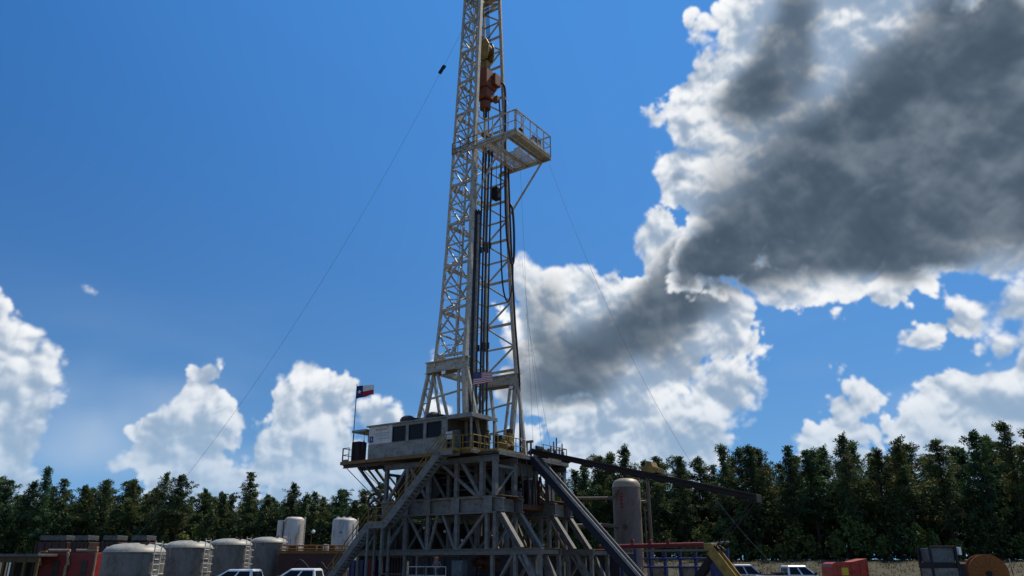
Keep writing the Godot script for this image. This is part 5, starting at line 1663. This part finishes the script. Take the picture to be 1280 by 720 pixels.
	var g := thing("generator_skid", "grey two tier generator skid with a dark frame beside the cable reel", "generator", spot(1173, 60))
	box(g, "skid", Vector3(-1.15, 0, -1.0), Vector3(1.15, 0.2, 1.0), M.black_steel)
	box(g, "engine_cover", Vector3(-1.05, 0.2, -0.9), Vector3(0.95, 1.72, 0.9), M.grey_paint)
	for k in 9:
		box(g, "louvre", Vector3(-0.95, 0.45 + k * 0.12, 0.902), Vector3(0.85, 0.49 + k * 0.12, 0.93), M.grey_paint)
	box(g, "coil_band", Vector3(-1.1, 1.722, -0.9), Vector3(1.05, 2.1, 0.86), M.black_steel)
	box(g, "radiator", Vector3(-0.82, 2.102, -0.8), Vector3(0.72, 3.1, 0.78), M.ice_blue)
	for u in [-1.0, 0.85]:
		beam(g, "frame_post", Vector3(u, 0.2, 0.86), Vector3(u, 3.16, 0.86), 0.16, 0.16, M.navy_paint)
		beam(g, "frame_post", Vector3(u, 0.2, -0.8), Vector3(u, 3.16, -0.8), 0.16, 0.16, M.navy_paint)
	beam(g, "frame_rail", Vector3(-1.0, 3.18, 0.86), Vector3(0.85, 3.18, 0.86), 0.12, 0.12, M.navy_paint)
	box(g, "lamp", Vector3(1.06, 2.62, 0.7), Vector3(1.24, 3.16, 0.95), M.lamp_glass)
	box(g, "side_tank", Vector3(1.0, 0.2, -0.4), Vector3(1.4, 2.0, 0.8), M.navy_paint)
	# big orange cable reel
	var r := thing("cable_reel", "large orange brown wooden cable reel standing on its rims", "reel", spot(1229, 60), -14.0)
	var rad := 1.33
	var mid := 1.34
	for s in [-0.55, 0.55]:
		var rim := new_st()
		prism(rim, ring(rad, 40), Vector3(0, mid, s - 0.05), Vector3(0, mid, s + 0.05))
		part(r, "flange", rim.commit(), M.reel_wood)
		for k in 20:
			var a := TAU * k / 20.0
			var d := Vector3(cos(a), sin(a), 0)
			bar(r, "spoke_board", Vector3(0, mid, s + signf(s) * 0.07) + d * 0.35, Vector3(0, mid, s + signf(s) * 0.07) + d * (rad - 0.06), rect(0.10, 0.035), M.reel_wood, Vector3(0, 0, 1))
		pipe(r, "hub", Vector3(0, mid, s + signf(s) * 0.052), Vector3(0, mid, s + signf(s) * 0.16), 0.2, M.black_steel, 18)
	pipe(r, "drum", Vector3(0, mid, -0.5), Vector3(0, mid, 0.5), 0.7, M.rubber, 30)
	var k := thing("marker_stake", "thin red and white marker stake beside the cable reel", "stake", spot(1263, 66))
	pipe(k, "stake", Vector3.ZERO, Vector3(-0.12, 2.4, 0), 0.035, M.white_paint, 6)
	pipe(k, "red_band", Vector3(-0.062, 1.25, 0), Vector3(-0.09, 1.8, 0), 0.04, M.red_paint, 6)

# ------------------------------------------------------------------ vehicles
func slab(parent: Node, called: String, q: Array, mat: Material) -> void:
	# a thin pane on four corners, slightly proud of the face
	var n: Vector3 = (q[1] - q[0]).cross(q[3] - q[0]).normalized()
	var c: Vector3 = (q[0] + q[1] + q[2] + q[3]) * 0.25
	if n.dot(c - Vector3(0, 1.2, 0)) < 0.0:
		n = -n
	var st := new_st()
	var f := []
	for p in q:
		f.append(p + n * 0.012)
	quad(st, f[0], f[1], f[2], f[3], n)
	for i in 4:
		var j := (i + 1) % 4
		quad(st, q[i], q[j], f[j], f[i])
	part(parent, called, st.commit(), mat)

func make_pickup(called: String, label: String, at: Vector3, turn: float, paint: Material, roof: float, group: String, laden: bool) -> void:
	var o := thing(called, label, "pickup", at, turn, group)
	var side := PackedVector2Array()
	var arch := func(cx: float) -> void:
		for k in 9:
			var a := PI * (1.0 - k / 8.0)
			side.append(Vector2(cx + cos(a) * 0.47, 0.42 + sin(a) * 0.47))
	side.append(Vector2(-2.85, 0.5))
	side.append(Vector2(-2.4, 0.42))
	arch.call(-1.85)
	arch.call(1.85)
	for p in [Vector2(2.75, 0.42), Vector2(2.86, 0.6), Vector2(2.84, 0.95), Vector2(2.7, 1.08), Vector2(1.25, 1.18), Vector2(-1.05, 1.20), Vector2(-1.07, 0.72), Vector2(-2.85, 0.72)]:
		side.append(p)
	var st := new_st()
	prism(st, side, Vector3(0, 0, -0.95), Vector3(0, 0, 0.95))
	part(o, "body", st.commit(), paint)
	for z in [-0.93, 0.93]:
		box(o, "bed_side", Vector3(-2.85, 0.722, z - 0.05), Vector3(-1.072, 1.2, z + 0.05), paint, 0.03)
	box(o, "tailgate", Vector3(-2.9, 0.722, -0.87), Vector3(-2.8, 1.19, 0.87), paint, 0.03)
	if laden:
		box(o, "tool_box", Vector3(-1.7, 0.73, -0.8), Vector3(-1.1, 1.42, 0.8), M.black_steel)
		box(o, "fuel_tank", Vector3(-2.7, 0.73, -0.6), Vector3(-1.75, 1.3, 0.6), M.maroon_paint)
	# cab
	var lo := [Vector3(-1.04, 1.19, 0.93), Vector3(1.28, 1.16, 0.93), Vector3(1.28, 1.16, -0.93), Vector3(-1.04, 1.19, -0.93)]
	var hi := [Vector3(-0.92, roof - 0.06, 0.76), Vector3(0.42, roof - 0.06, 0.76), Vector3(0.42, roof - 0.06, -0.76), Vector3(-0.92, roof - 0.06, -0.76)]
	var tp := [Vector3(-0.84, roof, 0.66), Vector3(0.3, roof, 0.66), Vector3(0.3, roof, -0.66), Vector3(-0.84, roof, -0.66)]
	st = new_st()
	for i in 4:
		var j := (i + 1) % 4
		quad(st, lo[i], lo[j], hi[j], hi[i], ((lo[j] - lo[i]).cross(hi[i] - lo[i])).normalized() * (1.0 if (lo[j] - lo[i]).cross(hi[i] - lo[i]).dot(lo[i] + lo[j] - Vector3(0.2, 2.4, 0)) > 0.0 else -1.0))
		quad(st, hi[i], hi[j], tp[j], tp[i], ((hi[j] - hi[i]).cross(tp[i] - hi[i])).normalized() * (1.0 if (hi[j] - hi[i]).cross(tp[i] - hi[i]).y > 0.0 else -1.0))
	quad(st, tp[0], tp[1], tp[2], tp[3], Vector3.UP)
	part(o, "cab", st.commit(), paint)
	var pane := func(called_: String, i: int, j: int, u0: float, u1: float, v0: float, v1: float) -> void:
		var c := []
		for q in [[u0, v0], [u1, v0], [u1, v1], [u0, v1]]:
			c.append(lo[i].lerp(lo[j], q[0]).lerp(hi[i].lerp(hi[j], q[0]), q[1]))
		slab(o, called_, c, M.glass)
	for s in [[0, 1], [3, 2]]:
		pane.call("side_window", s[0], s[1], 0.06, 0.44, 0.10, 0.88)
		pane.call("side_window", s[0], s[1], 0.50, 0.90, 0.10, 0.88)
	pane.call("windscreen", 1, 2, 0.06, 0.94, 0.08, 0.92)
	pane.call("rear_window", 0, 3, 0.10, 0.90, 0.12, 0.88)
	for z in [-0.82, 0.82]:
		for x in [-1.85, 1.85]:
			var w := pipe(o, "wheel", Vector3(x, 0.40, z - 0.12), Vector3(x, 0.40, z + 0.12), 0.40, M.rubber, 24)
			var rim := new_st()
			prism(rim, ring(0.24, 16), Vector3(x, 0.40, z + signf(z) * 0.121), Vector3(x, 0.40, z + signf(z) * 0.135))
			part(w, "rim", rim.commit(), M.chrome)
	for z in [-0.72, 0.72]:
		box(o, "headlight", Vector3(2.84, 0.78, z - 0.16), Vector3(2.88, 0.96, z + 0.16), M.lamp_glass)
		box(o, "tail_light", Vector3(-2.92, 0.8, z - 0.1), Vector3(-2.902, 1.1, z + 0.1), M.red_paint)
		box(o, "mirror", Vector3(0.95, 1.22, z * 1.36 - 0.09), Vector3(1.08, 1.42, z * 1.36 + 0.09), M.black_steel)
	box(o, "bumper", Vector3(2.82, 0.42, -0.9), Vector3(2.95, 0.62, 0.9), M.chrome)
	box(o, "grille", Vector3(2.85, 0.66, -0.5), Vector3(2.875, 0.94, 0.5), M.black_steel)

func build_vehicles() -> void:
	make_pickup("pickup_truck", "white pickup parked just behind another pickup below the domed tanks", spot(305, 45) + Vector3(-0.1, 0, 0), 176.0, M.car_white, 1.74, "white pickups near the stairs", false)
	make_pickup("pickup_truck", "white pickup parked in front, close to the foot of the rig stairs", spot(379, 45), 177.0, M.car_white, 1.78, "white pickups near the stairs", false)
	make_pickup("pickup_truck", "white pickup with a dark load beside the red steel box", spot(994, 62), 3.0, M.car_white, 1.90, "", true)
	make_pickup("pickup_truck", "silver pickup parked by the yellow conveyor brace", spot(930, 66), -8.0, M.car_silver, 1.98, "", false)

# ------------------------------------------------------------------ people
func capsule(p: Vector3, c: Array) -> float:
	var ab: Vector3 = c[1] - c[0]
	var t = clampf((p - c[0]).dot(ab) / ab.length_squared(), 0.0, 1.0)
	return p.distance_to(c[0] + ab * t) - lerpf(c[2], c[3], t)

func body_field(p: Vector3, caps: Array) -> float:
	var d := 9.0
	for c in caps:
		var e := capsule(p, c)
		var h := maxf(0.05 - absf(d - e), 0.0) / 0.05
		d = minf(d, e) - h * h * 0.05 * 0.25
	return d

func body_colour(p: Vector3, look: Dictionary) -> Color:
	for s in look.skin:
		if p.distance_to(s[0]) < s[1]:
			return Color(0.36, 0.20, 0.13)
	if p.y < 0.14:
		return Color(0.03, 0.022, 0.018)
	if p.y > look.waist:
		return look.top
	return look.trousers

func body_mesh(caps: Array, look: Dictionary) -> ArrayMesh:
	var cell := 0.03
	var lo := Vector3.ONE * 9.0
	var hi := -lo
	for c in caps:
		for i in 2:
			lo = lo.min(c[i] - Vector3.ONE * 0.2)
			hi = hi.max(c[i] + Vector3.ONE * 0.2)
	var n := Vector3i(((hi - lo) / cell).ceil())
	var f := PackedFloat32Array()
	f.resize((n.x + 1) * (n.y + 1) * (n.z + 1))
	var sx := 1
	var sy := n.x + 1
	var sz := (n.x + 1) * (n.y + 1)
	for z in n.z + 1:
		for y in n.y + 1:
			for x in n.x + 1:
				f[x + y * sy + z * sz] = body_field(lo + Vector3(x, y, z) * cell, caps)
	var verts := {}
	for z in n.z:
		for y in n.y:
			for x in n.x:
				var b := x + y * sy + z * sz
				var sum := Vector3.ZERO
				var cnt := 0
				for e in [[0, 0, 0, 1, 0, 0], [0, 1, 0, 1, 1, 0], [0, 0, 1, 1, 0, 1], [0, 1, 1, 1, 1, 1], [0, 0, 0, 0, 1, 0], [1, 0, 0, 1, 1, 0], [0, 0, 1, 0, 1, 1], [1, 0, 1, 1, 1, 1], [0, 0, 0, 0, 0, 1], [1, 0, 0, 1, 0, 1], [0, 1, 0, 0, 1, 1], [1, 1, 0, 1, 1, 1]]:
					var fa = f[b + e[0] + e[1] * sy + e[2] * sz]
					var fb = f[b + e[3] + e[4] * sy + e[5] * sz]
					if (fa < 0.0) != (fb < 0.0):
						sum += Vector3(e[0], e[1], e[2]).lerp(Vector3(e[3], e[4], e[5]), fa / (fa - fb))
						cnt += 1
				if cnt > 0:
					verts[b] = lo + (Vector3(x, y, z) + sum / cnt) * cell
	var st := new_st()
	var put := func(a: int, b: int, c: int, d: int) -> void:
		if not (verts.has(a) and verts.has(b) and verts.has(c) and verts.has(d)):
			return
		var p := [verts[a], verts[b], verts[c], verts[d]]
		var nn := []
		for q in p:
			var e := 0.012
			nn.append(Vector3(body_field(q + Vector3(e, 0, 0), caps) - body_field(q - Vector3(e, 0, 0), caps), body_field(q + Vector3(0, e, 0), caps) - body_field(q - Vector3(0, e, 0), caps), body_field(q + Vector3(0, 0, e), caps) - body_field(q - Vector3(0, 0, e), caps)).normalized())
		st.set_color(body_colour((p[0] + p[2]) * 0.5, look))
		tri(st, p[0], p[1], p[2], nn[0], nn[1], nn[2])
		tri(st, p[0], p[2], p[3], nn[0], nn[2], nn[3])
	for z in range(1, n.z):
		for y in range(1, n.y):
			for x in range(1, n.x):
				var b := x + y * sy + z * sz
				var s0 = f[b] < 0.0
				if s0 != (f[b + sx] < 0.0):
					put.call(b, b - sy, b - sy - sz, b - sz)
				if s0 != (f[b + sy] < 0.0):
					put.call(b, b - sx, b - sx - sz, b - sz)
				if s0 != (f[b + sz] < 0.0):
					put.call(b, b - sx, b - sx - sy, b - sy)
	# fingers, each bent at its knuckles
	for h in look.hands:
		var at: Vector3 = h[0]
		var dir: Vector3 = h[1]
		var x: Vector3 = h[2]
		var curl: Vector3 = h[3]
		st.set_color(Color(0.36, 0.20, 0.13))
		for k in 4:
			var root := at + x * (0.03 - 0.02 * k)
			var long: float = [0.075, 0.085, 0.08, 0.062][k]
			var knee := root + dir * long * 0.55 + curl * long * 0.15
			prism(st, ring(0.0095, 6), root - dir * 0.02, knee, Vector3.UP, true)
			prism(st, ring(0.009, 6), knee, knee + dir * long * 0.3 + curl * long * 0.42, Vector3.UP, true, 0.8)
		var t0 := at - dir * 0.05 + x * 0.03
		prism(st, ring(0.011, 6), t0, t0 + x * 0.03 + dir * 0.035, Vector3.UP, true)
		prism(st, ring(0.010, 6), t0 + x * 0.03 + dir * 0.035, t0 + x * 0.03 + dir * 0.07 + curl * 0.015, Vector3.UP, true, 0.8)
	return st.commit()

# a person facing +z, 1.75 m tall, feet at the origin
func make_person(o: Node3D, lean: float, arm_l: Array, arm_r: Array, top: Color, trousers: Color, hat: Material) -> void:
	var hip := Vector3(0, 0.95, 0)
	var chest := Vector3(0, 1.36, lean * 0.4)
	var head := Vector3(0, 1.62, lean * 0.6 + 0.02)
	var caps := [
		[hip + Vector3(-0.05, 0, 0), hip + Vector3(0.05, 0, 0), 0.135, 0.135], [hip, chest, 0.135, 0.15],
		[chest + Vector3(-0.13, 0.03, 0), chest + Vector3(0.13, 0.03, 0), 0.085, 0.085],
		[chest + Vector3(0, 0.08, 0), head - Vector3(0, 0.05, 0.02), 0.06, 0.058],
		[head + Vector3(0, 0.03, -0.01), head + Vector3(0, -0.05, 0.02), 0.098, 0.075], [head + Vector3(0, -0.02, 0.09), head + Vector3(0, -0.035, 0.115), 0.016, 0.018],
		[head + Vector3(-0.095, -0.01, 0), head + Vector3(-0.1, -0.04, 0), 0.02, 0.016], [head + Vector3(0.095, -0.01, 0), head + Vector3(0.1, -0.04, 0), 0.02, 0.016],
	]
	for s in [-1, 1]:
		var knee := Vector3(s * 0.11, 0.51, 0.03)
		var foot := Vector3(s * 0.13, 0.09, -0.02)
		caps.append([hip + Vector3(s * 0.085, -0.03, 0), knee, 0.1, 0.068])
		caps.append([knee, foot, 0.066, 0.048])
		caps.append([foot - Vector3(0, 0.03, 0.04), foot + Vector3(s * 0.03, -0.045, 0.15), 0.052, 0.042])
	var look = {"skin": [[head, 0.145]], "hands": [], "waist": 0.98, "top": top, "trousers": trousers}
	for q in [[-1, arm_l], [1, arm_r]]:
		var sh = chest + Vector3(q[0] * 0.19, 0.04, 0)
		var elbow: Vector3 = q[1][0]
		var hand: Vector3 = q[1][1]
		var dir := (hand - elbow).normalized()
		caps.append([sh, elbow, 0.062, 0.047])
		caps.append([elbow, hand - dir * 0.06, 0.046, 0.032])
		caps.append([hand - dir * 0.06, hand + dir * 0.03, 0.032, 0.036])
		look.skin.append([hand, 0.075])
		look.hands.append([hand + dir * 0.055, dir, Vector3(-q[0], 0, 0.3).normalized(), Vector3(0, -0.6, 0.5).normalized()])
	var m := material("person_surface", Color.WHITE, 0.8, "")
	m.vertex_color_use_as_albedo = true
	part(o, "body", body_mesh(caps, look), m)
	lathe(o, "hard_hat", head + Vector3(0, 0.05, 0), [Vector2(0.165, 0.0), Vector2(0.165, 0.012), Vector2(0.128, 0.02), Vector2(0.122, 0.07), Vector2(0.09, 0.115), Vector2(0, 0.135)], hat, 20)
	for s in [-1, 1]:
		box(o, "eye", head + Vector3(s * 0.035 - 0.012, 0.0, 0.085), head + Vector3(s * 0.035 + 0.012, 0.014, 0.095), M.boot)
	box(o, "mouth", head + Vector3(-0.022, -0.075, 0.088), head + Vector3(0.022, -0.067, 0.094), M.boot)

func build_people() -> void:
	var p := V(2.75, 9.53, 2.55)
	var o := rig_thing("person", "person in dark navy coveralls standing under the canopy edge on the drill floor", "person", p)
	o.rotation_degrees.y = RIG_TURN + 62.0
	off = Vector3.ZERO
	make_person(o, 0.02, [Vector3(-0.27, 1.13, -0.02), Vector3(-0.24, 0.93, 0.17)], [Vector3(0.27, 1.13, -0.02), Vector3(0.22, 1.02, 0.2)], Color(0.012, 0.016, 0.045), Color(0.012, 0.015, 0.035), M.coverall_navy)
	p = V(0.65, 0.7, 5.35)
	o = rig_thing("person", "worker in an orange hard hat behind the pale railing at the rig base", "person", p)
	o.rotation_degrees.y = RIG_TURN + 30.0
	off = Vector3.ZERO
	make_person(o, 0.05, [Vector3(-0.28, 1.15, 0.02), Vector3(-0.2, 1.1, 0.24)], [Vector3(0.28, 1.15, 0.02), Vector3(0.22, 1.08, 0.25)], Color(0.20, 0.13, 0.11), Color(0.05, 0.06, 0.08), M.safety_orange)

# ------------------------------------------------------------------ wires
func wire(called: String, label: String, a: Vector3, b: Vector3, sag: float, r: float) -> Node3D:
	var o := thing(called, label, "cable", b)
	var pts := []
	for k in 33:
		var t := k / 32.0
		pts.append(a.lerp(b, t) - Vector3.UP * sag * 4.0 * t * (1.0 - t) - b)
	var st := new_st()
	sweep(st, pts, r, 6)
	part(o, "strand", st.commit(), M.wire)
	return o

func build_wires() -> void:
	var top := on_rig(V(-0.9, 50.2, 1.6))
	var foot := Vector3(-35.8, 0.05, -70.0)
	var o := wire("guy_wire", "thin guy wire sagging from the mast head to the ground past the domed tanks", top, foot, 5.0, 0.010)
	var t := 0.072
	var p := top.lerp(foot, t) - Vector3.UP * 5.0 * 4.0 * t * (1.0 - t) - foot
	var d := (top - foot).normalized()
	var st := new_st()
	prism(st, rect(0.26, 0.26), p - d * 0.4, p + d * 0.05)
	prism(st, rect(0.16, 0.34), p + d * 0.1, p + d * 0.5)
	part(o, "escape_trolley", st.commit(), M.navy_paint)
	wire("guy_wire", "thin guy wire running from the racking platform down to the yard", on_rig(V(5.3, 35.0, -2.6)), Vector3(21.6, 0.05, -60.0), 6.0, 0.010)
	wire("guy_wire", "thin stay between the upper mast and the racking platform railing", on_rig(V(0.9, 43.5, -1.9)), on_rig(V(5.2, 37.2, 2.6)), 0.2, 0.012)
	for k in 3:
		wire("tugger_line", "thin vertical tugger line beside the far mast leg", on_rig(V(1.7 + k * 0.25, [42.0, 27.0, 22.0][k], -3.0 - k * 0.25)), on_rig(V(2.4 + k * 0.9, 9.45, -4.2)), 0.0, 0.010).set_meta("group", "tugger lines beside the mast")
